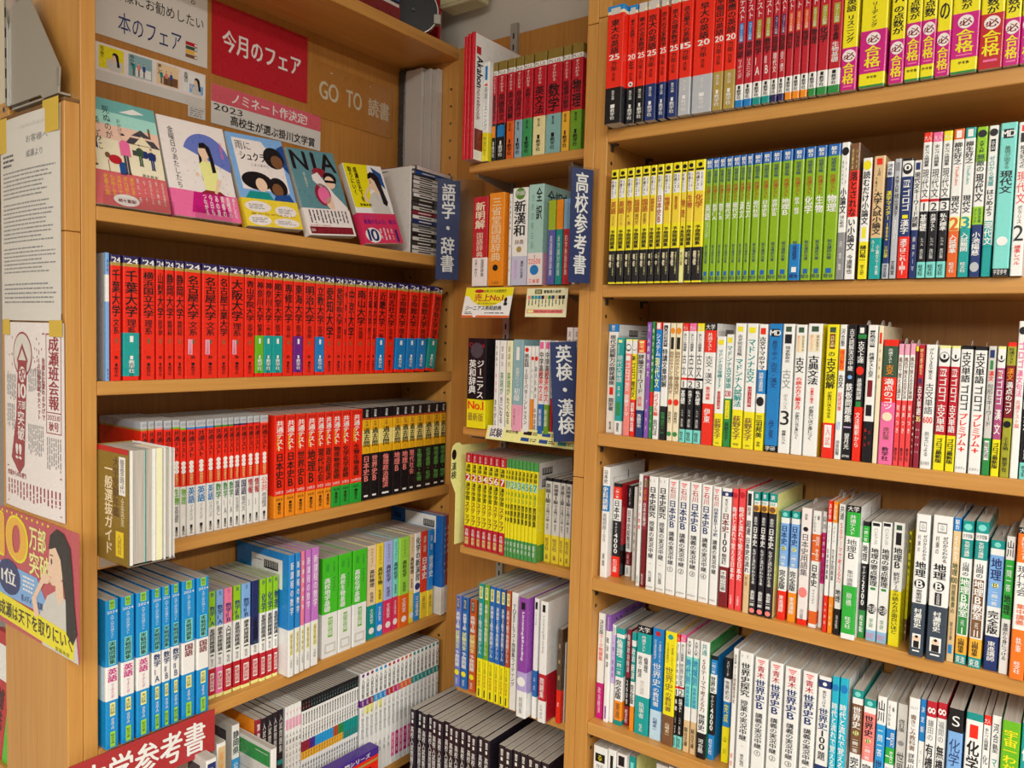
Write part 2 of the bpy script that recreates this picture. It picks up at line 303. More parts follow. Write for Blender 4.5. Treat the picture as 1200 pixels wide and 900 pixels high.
 'bigg': ('reference_book', 'gr5.56,wh1', ['.05,.15,SR,dg,よくわかる', '.06,.14,TL,gn,超', '.2,.54,BL,wh,{0}', '.2,.35,TR,dg,マイベスト', '.6,.8,P,gr3,.3', '.61,.79,T,wh,問題集', '.86,.96,P,sg,.7', '.88,.94,P,wh,.5']),
 'wakar': ('textbook', '{c}.64,{f} 1', ['.03,.23,T,br,わかりやすい', '.26,.45,B,bk,{0}', '.5,.61,T,bk,新課程', '.68,.84,T,wh,文英堂', '.88,.95,C,pw,.4']),
 'plus': ('exam_book', 'gd2.09,wh.135,cr.62,{f} 1', ['.1,.13,H,br,PLUS', '.15,.31,T,wh,すぐわかる', '.33,.6,B,bk,{0}', '.64,.72,T,{b},教学社編', '.8,.84,P,{b},.2', '.845,.96,S,{b},教学社']),
 'kanken': ('workbook', 'cr.1,yl.77,cr1', ['.02,.09,T,wh,改訂版', '.115,.205,B,bk,漢検', '.215,.295,P,cr,.85', '.22,.29,HB,wh,{n}', '.31,.5,B,bk,漢字学習', '.51,.76,B,dr,ステップ', '.8,.88,S,wh,合格', '.89,.97,S,ly,問題']),
 'kakomon': ('workbook', 'gn6.09,yl.81,gn6 1', ['.11,.21,B,bk,漢検', '.22,.3,P,mt,.8', '.225,.295,H,gn,{n}', '.32,.44,S,gn,過去', '.45,.65,B,bk,問題集', '.83,.95,S,wh,協会']),
 'eik': ('workbook', 'bk.04,sg.67,yl5 1', ['.07,.3,B,bk,{0}', '.31,.52,S,bk,でる順パス単', '.54,.62,T,bk,書き覚え', '.71,.86,S,br,旺文社', '.9,.97,T,br,編']),
 'eiken': ('workbook', '{c}.985,{c} 1', ['.02,.14,P,bk,.42', '.03,.13,T,wh,旺文社', '.18,.36,B,wh,{0}', '.38,.58,B,ly,試験完全', '.6,.78,B,wh,予想問題', '.81,.87,C,yl,.55', '.9,.97,T,wh,改訂']),
 'yoso': ('workbook', '{c}.655,yl1', ['.025,.13,P,ly,.6', '.03,.12,T,bk,短期', '.17,.62,S,wh,{0}予想問題ドリル', '.68,.78,T,bk,テスト形式', '.79,.9,S,rs,やりきる', '.92,.985,P,bk,.22']),
}
TT = {'tb': 'bl2', 'gr': 'sg'}
ORD = ('first second third fourth fifth sixth seventh eighth ninth tenth eleventh twelfth thirteenth fourteenth fifteenth sixteenth seventeenth eighteenth nineteenth twentieth '
       'twenty-first twenty-second twenty-third twenty-fourth twenty-fifth twenty-sixth twenty-seventh twenty-eighth twenty-ninth thirtieth thirty-first thirty-second').split()
def parse_bands(t, key):
    out = []
    for q in t.split(','):
        m = re.match(r'^([a-z]+(?:\d(?=[.\s_]))?)[\s_]?(1|\.\d+)$', q.strip())
        out.append((m.group(1), float(m.group(2))))
    return out
def put_items(mb, items, w, h, y0=-.00025):
    for i, it in enumerate(items):
        q = it.split(',', 4)
        if len(q) < 5: continue
        t0, t1, fl, col, tx = float(q[0]), float(q[1]), q[2], q[3], q[4]
        z1, z0 = h*(1-t0), h*(1-t1); y = y0-.00008*i
        cx = 0; ww = w*.80
        if 'L' in fl: cx = -w*.21; ww = w*.4
        if 'R' in fl: cx = w*.21; ww = w*.4
        if 'S' in fl: ww *= .76
        if 'T' in fl: ww *= .52
        if 'P' in fl:
            k = w*float(tx)/2; mb.rect(cx-k, cx+k, z0, z1, y, col)
        elif 'C' in fl:
            rr = (z1-z0)/2; rx = min(rr*1.05, w*.44); mb.disc(cx, (z0+z1)/2, rx, min(rr, rx*1.25), y, col)
        elif 'H' in fl:
            k = min(w*.41, (z1-z0)*.5*max(1, len(tx))*1.1); mb.htext(tx, cx-k, cx+k, z0, z1, y, col, 'B' in fl)
        else:
            mb.vtext(tx, cx, z0, z1, ww, y, col, 1 if 'B' in fl else (.5 if 'S' in fl else 0))
def profile(w, dep, r, n=3, grow=0.0, y1=None):
    a = w/2+grow; f = -grow; pts = [(-a, dep if y1 is None else y1)]
    for k in range(n+1):
        t = math.pi/2*k/n; pts.append((-a+r-r*math.cos(t), f+r-r*math.sin(t)))
    for k in range(n+1):
        t = math.pi/2*k/n; pts.append((a-r+r*math.sin(t), f+r-r*math.cos(t)))
    pts.append((a, dep if y1 is None else y1))
    return pts
def wrap(mb, pts, h, bands):
    """a folded cover: the profile carried up through the colour bands"""
    z1 = h; n = len(pts)
    for col, t in bands:
        z0 = h*(1-t)
        v = [(x, y, z1) for x, y in pts]+[(x, y, z0) for x, y in pts]
        mb.add(v, [(k, n+k, n+k+1, k+1) for k in range(n-1)], col)
        z1 = z0
def side_print(mb, code, w, h, dep, right):
    """print on the cover board that shows beside a lower neighbour"""
    x = (w/2+.00025)*(1 if right else -1)
    def sr(a, b, t0, t1, col, k=1):
        y0, y1 = a*dep, b*dep; z0, z1 = h*(1-t1), h*(1-t0); xx = x*(1+0)+(.00012*k if right else -.00012*k)
        q = [(xx, y0, z0), (xx, y1, z0), (xx, y1, z1), (xx, y0, z1)]
        mb.add(q, [(0, 1, 2, 3)], col)
    def bars(a, b, t0, t1):
        sr(a, b, t0, t1, 'bk', 2)
        for i in range(7): sr(a+(b-a)*(.08+.13*i), a+(b-a)*(.13+.13*i), t0+.004, t1-.012, 'sg', 3)
    def txt(s, a, b, t0, t1, col, bold=0, vert=False):
        t = MB()
        if vert: t.vtext(s, 0, h*(1-t1), h*(1-t0), abs(b-a)*dep, 0, col, bold)
        else: t.htext(s, -abs(b-a)*dep/2, abs(b-a)*dep/2, h*(1-t1), h*(1-t0), 0, col, bold)
        sgn = 1 if right else -1; yc = (a+b)/2*dep
        mb.add([(x+sgn*.0006, yc+sgn*px, pz) for px, py, pz in t.v], t.f, col)
    flat = {'dk': 'br2', 'rd': 'cr', 'ly': 'ly', 'mt': 'tq', 'pg': 'wh', 'gn': 'gn', 'bl': 'bl', 'yl': 'yl', 'cm': 'cm', 'dr': 'dr', 'or': 'or', 'sv': 'sv', 'bkb': 'bk', 'sea': 'sea', 'wl': 'wh', 'vio': 'wh', 'nb': 'wh', 'vio2': 'pu2', 'bar': 'wh', 'rk': 'cr', 'wr': 'wh', 'kk': 'yl', 'blb': 'bl2', 'blw': 'bl3', 'sky': 'bl5'}
    sr(.03, .985, .003, .997, flat[code], 0)
    if code == 'bar': bars(.3, .55, .05, .11); sr(.65, .9, .05, .056, 'bk'); sr(.65, .85, .08, .085, 'bk'); sr(.65, .8, .11, .114, 'bk')
    if code == 'wl': sr(.1, .13, .1, .9, 'sg'); sr(.1, .9, .1, .106, 'sg'); sr(.5, .53, .06, .14, 'gy')
    if code == 'rk': sr(.03, .985, .66, .997, 'bk'); txt('4000', .2, .9, .7, .8, 'gy', 1)
    if code == 'vio': sr(.03, .985, .003, .16, 'pu'); txt('20日完成', .1, .95, .03, .13, 'lv', 1); sr(.5, .95, .4, .95, 'lv'); txt('政治', .3, .6, .35, .8, 'bk', 1, True)
    if code == 'nb': sr(.05, .14, .1, .16, 'cr'); txt('Akahon', .04, .2, .18, .42, 'bk', 1, True); txt('notebook', .06, .16, .43, .68, 'br', 0, True); sr(.04, .28, .75, .92, 'dr')
    if code == 'vio2': sr(.03, .985, .8, .997, 'wh'); sr(.03, .985, .62, .8, 'lv4'); txt('Listening&Reading', .2, .32, .1, .55, 'lv', 0, True); txt('Lis', .45, .6, .3, .42, 'wh', 1); sr(.4, .8, .64, .78, 'or', 2); txt('公式問題集', .2, .9, .86, .92, 'bk', 1)
    if code == 'wr': sr(.03, .985, .6, .997, 'cr'); sr(.35, .65, .62, .74, 'pw', 2); txt('公式TOEIC', .25, .95, .3, .36, 'gy', 1); txt('Listening', .25, .9, .4, .44, 'gy'); txt('900', .3, .8, .86, .95, 'pw', 1)
    if code == 'kk': sr(.03, .985, .83, .997, 'gn6'); sr(.03, .985, .003, .27, 'sg'); bars(.12, .4, .06, .13); bars(.12, .4, .17, .25)
    if code == 'blb': sr(.03, .985, .615, .997, 'wh'); sr(.12, .7, .06, .3, 'wh', 2); bars(.2, .46, .09, .16); bars(.2, .46, .2, .27); sr(.5, .65, .1, .108, 'gy', 3); sr(.2, .5, .68, .684, 'gy'); sr(.2, .5, .78, .784, 'gy'); sr(.55, .75, .85, .92, 'bl3')
    if code == 'blw': sr(.03, .985, .72, .997, 'sg'); sr(.12, .72, .01, .28, 'wh', 2); bars(.15, .36, .06, .13); bars(.15, .36, .17, .24); txt('世界史', .76, .97, .14, .23, 'wh', 1); txt('詳説', .8, .95, .05, .11, 'nv', 1); txt('研究', .3, .5, .85, .89, 'bk')
    if code == 'sky': sr(.03, .985, .45, .68, 'pb'); sr(.2, .8, .1, .3, 'nv', 2); sr(.2, .8, .8, .95, 'bl3', 2)
    if code == 'sea': txt('全訳古語', .1, .9, .05, .2, 'lt2', 1); sr(.03, .985, .68, .997, 'pk4'); txt('高校', .1, .4, .7, .85, 'mr', 1, True)
    if code == 'bkb': sr(.03, .985, .68, .997, 'yl'); sr(.3, .75, .04, .26, 'sg', 2); bars(.35, .7, .06, .13); bars(.35, .7, .16, .24); sr(.3, .75, .73, .93, 'ly', 2)
    if code == 'sky' or code == 'rd' and 0: pass
DEPTH_BACK = {'R': 1.4975, 'L': 1.484, 'C': 1.4885}
def make_book(kind, w, h, dep, bands, items, obi=None, side=None, slip=False, sticker=False, loc=(0, 0, 0), rot=(0, 0, 0)):
    r = min(.0020, w*.2)
    mb = MB(); wrap(mb, profile(w, dep, r), h, bands); put_items(mb, items, w, h)
    if sticker: mb.rect(-w*.34, -w*.06, h*.21, h*.34, -.0012, 'pk4'); mb.vtext('三日分掲載', -w*.2, h*.215, h*.335, w*.16, -.0013, 'cr')
    if side: side_print(mb, side[1], w, h, dep, side[0] == 'R')
    o = build(kind, mb, None, loc, rot)
    pg = MB(); e = min(.0004, w*.06); pg.box(-w/2+e, w/2-e, .0010, dep-.0012, .0004, h-.0004, 'pages')
    build('page_block', pg, o)
    if obi:
        t0, t1, col, its = obi
        ob = MB(); g = .0005; hh = h*(float(t1)-float(t0)); zb = h*(1-float(t1))
        wrap(ob, [(x, y) for x, y in profile(w, dep, r, 3, g, dep*.97)], hh, [(col, 1.0)])
        its2 = []
        for it in its:
            q = it.split(',', 4); a = [(float(q[k])-float(t0))/(float(t1)-float(t0)) for k in (0, 1)]
            its2.append('%.4f,%.4f,%s,%s,%s' % (a[0], a[1], q[2], q[3], q[4]))
        put_items(ob, its2, w, hh, -.0005-.00025)
        build('belly_band', ob, o, (0, 0, max(zb, .0002)))
    if slip:
        s = MB(); k = random.uniform(-.2, .2)*w; rr = .010+random.random()*.004; yb = dep*random.uniform(.3, .5); tw = .25
        pts = [(rr*math.cos(t), rr*.75*math.sin(t)) for t in [math.pi*q/10 for q in range(11)]]
        v = [(k-.0002+q*tw*.2, yb+p, h+q-.001) for p, q in pts]+[(k+.0002+q*tw*.2, yb+p, h+q-.001) for p, q in pts]
        n = len(pts); s.add(v, [tuple(range(n)), tuple(range(2*n-1, n-1, -1))]+[(i, i+1, n+i+1, n+i) for i in range(n-1)], 'sg')
        build('sales_slip', s, o)
    return o
def fmt(t, a, o):
    def sub(m):
        k = m.group(1)
        if k == '0x': return '共通テスト'
        if k.isdigit(): return a[int(k)] if int(k) < len(a) else ''
        return o.get(k, 'wh')
    return re.sub(r'\{(\w+)\}', sub, t)
SIZES = ((.16, .09), (.178, .105), (.2005, .128), (.236, .148), (1, .182))
ALL_BOOKS = []
def read_rows():
    for unit, shelf, z, end, group, text in ROWS:
        row = []
        for ln in text.strip().split('\n'):
            p = ln.split('|'); tk = p[0].split()
            x, w, D, h = (float(q)/1000 for q in tk[:4]); st = tk[4]; opt = {}; flags = []
            for q in tk[5:]:
                if '=' in q: k, v = q.split('=', 1); opt[k] = v
                else: flags.append(q)
            row.append(dict(unit=unit, shelf=shelf, z=z, end=end, group=group, x=x, w=w, D=D, h=h, st=st, opt=opt, flags=flags, desc=p[1].strip(), args=[q.strip() for q in p[2:]]))
        ALL_BOOKS.append(row)
def shelf_books():
    glo = {}
    for row in ALL_BOOKS:
        for b in row: glo[b['desc']] = glo.get(b['desc'], 0)+1
    for row in ALL_BOOKS:
        cnt = {}; seen = {}
        for b in row: cnt[b['desc']] = cnt.get(b['desc'], 0)+1
        for b in row:
            opt = dict(b['opt']); a = b['args']; st = b['st']; obi = None
            if st.startswith('x:'):
                kind = opt.get('n', 'study_book'); bands = parse_bands(st[2:], st); items = [q for q in a if q]
            else:
                d = S[st]; kind = d[0]
                opt.setdefault('c', 'cr'); opt.setdefault('f', 'cr'); 
                if st == 'nend': opt['t1'] = TT[opt['t']]
                if st == 'seikou':
                    opt['b'] = opt.get('b', '.33'); opt['l'] = {'lo': 'B', 'lb': 'S', 'pk2': 'I', 'nv2': 'A'}[opt['c']]
                if st == 'plus': opt['b'] = 'wh' if opt.get('b') == 'bk' else 'bk'
                if st == 'kyoka': opt.update(dict(b='cr', w='wh', v='nv') if opt['c'] == 'bl' else dict(b='tl', w='br', v='cm'))
                if st == 'jikkyo': opt['z'] = 'ﾐ'
                if st in ('aka24', 'kuro'): opt['e'] = ('.63' if not (len(a) > 1 and a[1]) else '.49') if st == 'aka24' else '%.2f' % min(.9, .54+.065*len(a[0]))
                bands = parse_bands(fmt(d[1], a, opt), st); items = [fmt(q, a, opt) for q in d[2]]
                if 'white disc' in b['desc']: items += ['.648,.69,C,wh,.6', '.66,.68,C,gy2,.3']
                if st == 'plus' and 'p' in b['opt']: items.append('.645,.76,P,%s,.85' % b['opt']['p'])
                if len(d) > 3 and d[3]: obi = (d[3][0], d[3][1], d[3][2], [fmt(q, a, opt) for q in d[3][3]])
                if 'ob' in opt:
                    if st == 'aka24': obi = ('.615', '.965', opt['ob'], ['.64,.69,P,wh,.22', '.8,.83,P,wh,.2', '.835,.94,S,wh,教学社'])
                    else: obi = ('.725', '1', opt['ob'], ['.74,.84,S,nv,政治経済', '.9,.94,P,wh,.45', '.95,.985,H,nv,駿台'])
            items = [q for q in items if q.split(',', 4)[-1]]
            w, h, D = b['w']-.0007, b['h'], b['D']
            dep = next(q for s_, q in SIZES if h < s_); dep = min(dep, DEPTH_BACK[b['unit']]-D-.003)
            side = ('R', opt['sc']) if 'sc' in opt else (('L', opt['lc']) if 'lc' in opt else None)
            lean = R(float(opt.get('lean', 0))); xc = b['x']+b['w']/2
            zb = b['z']+ZC+.0003+abs(math.sin(lean))*w/2
            if lean: xc += h*.0
            loc, rz = ((xc, D, zb), 0) if b['unit'] != 'L' else ((-D, xc, zb), math.pi/2)
            if b['unit'] == 'R' and b['x'] < -.7532: loc = (-.7532+w/2+.0003, D, zb)
            if b['unit'] == 'L' and b['x'] < .627: loc = (-D, .627+w/2, zb)
            o = make_book(kind, w, h, dep, bands, items, obi, side, 'slip' in b['flags'], 'st' in b['flags'], loc, (0, lean, rz))
            desc = b['desc']; seen[desc] = seen.get(desc, 0)+1
            if cnt[desc] == 1: lab = '%s, on the %s' % (desc, b['shelf'])
            else: lab = '%s, %s such from the %s, %s' % (desc, ORD[seen[desc]-1], b['end'], b['shelf'])
            if len(re.findall(r"[A-Za-z0-9][A-Za-z0-9'-]*", lab)) > 16: print('LONG', lab)
            tag(o, lab, {'dictionary': 'dictionary'}.get(kind, 'book'), b['group'])
ROWS = [
('R', "wide bookcase's top shelf", 0.394, 'post', 'university entrance books on the wide bookcase', '''
-743.8 34.7 1268 210 nend f=bk t=tb|thick red exam book with black foot|東大の英語|25|カ年
-708.9 18.3 1284 210 nend f=bk t=tb|red exam book with white disc|東大の英語リスニング|20|年
-689.0 16.8 1284 210 nend f=bk t=gr|thin red exam book with black foot|東大の文系数学|25|カ年
-670.7 21.9 1284 210 nend f=nv t=gr|red exam book with navy foot|京大の英語|25|カ年
-644.7 14.1 1284 210 nend f=nv t=gr|red exam book with navy foot|京大の文系数学|25|カ年
-626.2 18.8 1284 210 nend f=nv t=gr|red exam book with navy foot|京大の理系数学|25|カ年
-606.0 22.7 1284 210 nend f=sv t=gr|red exam book with silver foot|名古屋大の英語|15|カ年
-581.4 36.7 1286 210 nend f=sv t=gr|thick red exam book with silver foot|早大の英語|20|カ年
-544.2 18.2 1286 210 nend f=gd t=gr|red exam book with gold foot|早稲田の英語|20|カ年
-525.0 19.8 1287 210 nend f=gd t=gr|red exam book with gold foot|慶應の英語|20|カ年
-504.6 14.1 1288 210 smart f=bl p=bl|crimson smart-edition test book with blue patch|英語|リーディング
-489.7 13.7 1288 210 smart f=bl p=bl|crimson smart-edition test book with blue patch|英語|リスニング
-475.2 14.7 1288 210 smart f=gt p=ol|crimson smart-edition test book with teal foot|数学|ⅠA
-459.8 14.0 1288 210 smart f=gt p=ol|crimson smart-edition test book with teal foot|数学|ⅡB
-445.3 11.1 1288 210 smart f=in p=in|crimson smart-edition test book with indigo foot|国語|現代文
-433.3 10.5 1288 210 smart f=in p=in|crimson smart-edition test book with indigo foot|国語|古文・漢文
-421.8 11.3 1288 210 smart f=or p=og|crimson smart-edition test book with orange foot|現代社会|
-409.9 11.6 1288 210 smart f=or p=og|crimson smart-edition test book with orange foot|日本史B|
-397.6 11.5 1288 210 smart f=or p=og|crimson smart-edition test book with orange foot|地理B|
-385.2 12.2 1288 210 smart f=gn p=ol|crimson smart-edition test book with green foot|物理|
-372.3 16.1 1288 210 smart f=gn p=ol|crimson smart-edition test book with green foot|化学|
-355.8 18.8 1289 210 smart f=gn p=ol|crimson smart-edition test book with green foot|化学基礎|生物基礎
-336.6 22.7 1289 210 goukaku|yellow test book with low magenta band|共通テスト英語|リスニング
-310.6 37.6 1290 210 goukaku2|thick yellow test book, raised magenta band|共通テスト英語|リーディング
-268.8 20.4 1292 210 goukaku|yellow test book with low magenta band|数学Ⅰ・A|の点数が
-247.4 20.8 1292 210 goukaku2|yellow test book with raised magenta band|数学Ⅱ・B|の点数が
-226.1 18.6 1292 210 goukaku2|yellow test book with raised magenta band|現代文|の点数
-206.7 18.7 1292 210 goukaku|yellow test book with low magenta band|古文・漢文|の
-187.5 34.6 1292 210 goukaku2|thick yellow test book, raised magenta band|世界史B|の点数が
-152.1 29.1 1292 210 goukakur|thick yellow test book with bright red band|日本史B|の点数が
-122.5 19.2 1292 210 goukaku|yellow test book with low magenta band|地理B|の点数が
-102.6 19.8 1292 210 goukaku|yellow test book with low magenta band|化学|の点数が
'''),
('R', "wide bookcase's second shelf", 0.104, 'post', 'practice books and essay guides on the wide bookcase', '''
-734.7 14.8 1286 210 yosou|yellow practice book with black band|英語|リスニング
-718.0 15.3 1286 210 yosou|yellow practice book with black band|英語|リーディング
-700.8 14.1 1286 210 yosou|yellow practice book with black band|数学|Ⅱ・B
-685.1 13.6 1286 210 yosou|yellow practice book with black band|国語|現代文
-670.3 15.6 1286 210 yosou|yellow practice book with black band|国語|古文漢文
-653.5 11.8 1286 210 yosou|yellow practice book with black band|世界史B|
-639.9 11.9 1286 210 yosouw|pale-backed yellow practice book with black band|日本史B|
-626.4 14.4 1286 210 yosou|yellow practice book with black band|地理B|
-610.2 16.3 1286 210 yosou|yellow practice book with black band|倫理政治経済|
-593.7 9.4 1288 210 yosoun|yellow practice book lacking any black band|物理|
-582.5 12.8 1286 210 yosou|yellow practice book with black band|生物|
-568.6 18.5 1286 210 yosou|yellow practice book with black band|化学|
-549.8 12.3 1288 210 sundai|lime green practice book|英語|リスニング
-536.9 11.0 1288 210 sundai|lime green practice book|数学ⅠA|
-525.3 10.6 1288 210 sundai|lime green practice book|数学ⅡB|
-513.7 11.4 1288 210 sundai|lime green practice book|現代文|
-501.5 12.1 1288 210 sundai|lime green practice book|現代文|
-488.8 10.0 1288 210 sundai|lime green practice book|漢文|
-478.0 10.2 1288 210 sundai|lime green practice book|古文|
-466.7 13.9 1288 210 sundai|lime green practice book|現代社会|
-452.0 14.8 1288 210 sundai|lime green practice book|日本史B|
-436.4 15.6 1288 210 sundai|lime green practice book|世界史B|
-419.7 16.9 1288 210 sundai|lime green practice book|地理B|
-401.7 17.4 1288 210 sundai ob=bl|lime green practice book with blue belly band|政治・経済|
-383.0 15.9 1288 210 sundai|lime green practice book|化学|
-366.4 16.1 1288 210 sundai|lime green practice book|生物|
-349.3 19.5 1288 210 sundai|lime green practice book|物理|
-329.5 12.4 1290 211 x:wh.655,gy1|white essay primer with grey foot|.03,.10,C,bk,.4|.13,.31,TL,bk,高校入試から|.13,.31,TR,gy,大学入試|.33,.52,B,bk,小論文|.53,.62,S,bk,はじめの|.70,.95,T,wh,河合塾
-316.4 14.9 1290 208 x:br.2,rd.54,wh1 sc=dk|essay guide in brown, red and white|.04,.19,TL,ly,何を書けば|.04,.19,TR,ly,いいのか|.21,.54,B,bk,落とされな|.55,.79,B,bk,い小論文|.82,.96,S,bk,今道琢也
-297.7 13.7 1292 184 x:wh.69,yl1 sc=rd|white essay guide with yellow foot|.02,.1,C,yl,.7|.11,.55,B,bk,読むだけ小論文|.57,.66,P,yl,.4|.72,.86,B,bk,樋口裕一|.88,.97,T,bk,学研
-281.9 16.7 1292 185 x:tn.665,tl1|tan essay guide with teal foot|.02,.07,P,rd,.5|.10,.16,S,bk,1カ月|.17,.29,TL,bk,で書ける|.29,.64,B,bk,大学入試小論文|.68,.78,SL,wh,ルール|.72,.97,SR,wh,小論文で合格
-263.2 9.9 1292 175 x:wh.13,nv.87,sv1|navy kanji drill book|.02,.12,B,nv,河合塾|.25,.5,B,yl,漢字マスター|.52,.68,S,yl,1800+|.72,.82,S,yl,三訂版|.88,.99,S,nv,河合出版
-252.6 9.6 1292 178 x:sv1|silver-grey kanji book|.03,.1,P,gy,.6|.14,.28,S,bk,大学入試|.29,.48,,bk,頻出漢字|.51,.67,,wh,2501|.85,.97,S,bk,文英堂
-242.4 15.6 1292 177 x:bk.02,wh.15,nv.65,rd1|blue kanji book with red foot|.03,.14,C,bk,.7|.05,.10,C,wh,.4|.065,.09,P,bk,.2|.18,.24,P,wh,.6|.185,.235,B,nv,新|.26,.44,B,wh,ゴロゴ|.47,.50,P,yl,.5|.51,.63,B,wh,漢字|.67,.97,B,wh,漢字はこれ1冊!
-226.1 10.4 1293 173 x:wh.59,nv1|white keyword reader with navy foot|.02,.08,P,nv,.6|.1,.57,B,bk,現代文キーワード読解|.64,.95,T,wh,頻出テーマ
-215.4 11.7 1290 211 zenlv c=rd q=rd|white reading drill, numbered 1|現代文|1|基礎
-203.2 13.0 1290 210 zenlv c=pk q=cr|white reading drill, numbered 2 with pink|現代文|2|共通テスト
-189.5 12.1 1290 210 zenlv c=yl q=bk|white reading drill, numbered 3 with yellow|現代文|3|私大標準
-176.5 14.0 1290 211 x:og.07,wh.59,ly.685,og1|white rules workbook with orange foot|.01,.06,P,wh,.5|.09,.24,B,bk,柳生好之|.25,.44,T,og,TheRules|.45,.57,B,bk,現代文|.595,.68,HB,og,2|.71,.84,B,wh,入試標準|.90,.97,S,wh,旺文社
-162.1 13.8 1290 211 x:tl.07,wh.59,ly.67,tl1|white rules workbook with teal foot|.01,.06,P,wh,.5|.09,.24,B,bk,柳生好之|.25,.44,T,tl,TheRules|.45,.57,B,bk,現代文|.595,.67,HB,tl,3|.70,.83,B,wh,入試難関|.90,.97,S,wh,旺文社
-147.4 13.4 1290 210 x:lo.23,wh.53,lo.65,nv1|olive and navy reading method book|.02,.07,C,bk,.5|.09,.17,S,bk,大学入試|.18,.30,B,dg,無敵の|.31,.50,B,bk,現代文|.54,.64,SL,dg,メソッド|.54,.64,SR,dg,記述攻略|.70,.86,B,wh,小池陽慈|.9,.97,C,sv,.6
-132.9 12.1 1290 210 x:wh.79,tl1|white reading starter with teal foot|.02,.07,C,bk,.5|.09,.17,P,bk,.5|.10,.16,S,wh,大学入試|.20,.4,S,tl,ゼロから覚醒|.42,.6,B,bk,はじめよう|.63,.8,P,tl,.8|.635,.79,B,wh,現代文
-119.0 20.2 1288 211 x:tq.95,bk1 sc=mt|thick mint green reading book|.04,.10,P,bk,.6|.05,.09,HB,wh,MD|.15,.3,T,dg,基礎が固まる|.31,.46,B,bk,現代文|.74,.8,C,wh,.3|.955,.99,H,wh,学習参考
-97.8 15.0 1290 210 x:wh1|white reading book in cursive red|.02,.06,P,rd,.5|.07,.13,P,bk,.6|.15,.3,S,bk,柳生好之の|.32,.53,,rd,現代文|.54,.66,T,bk,ポラリス|.67,.77,H,bk,2|.80,.93,S,rd,標準レベル
'''),
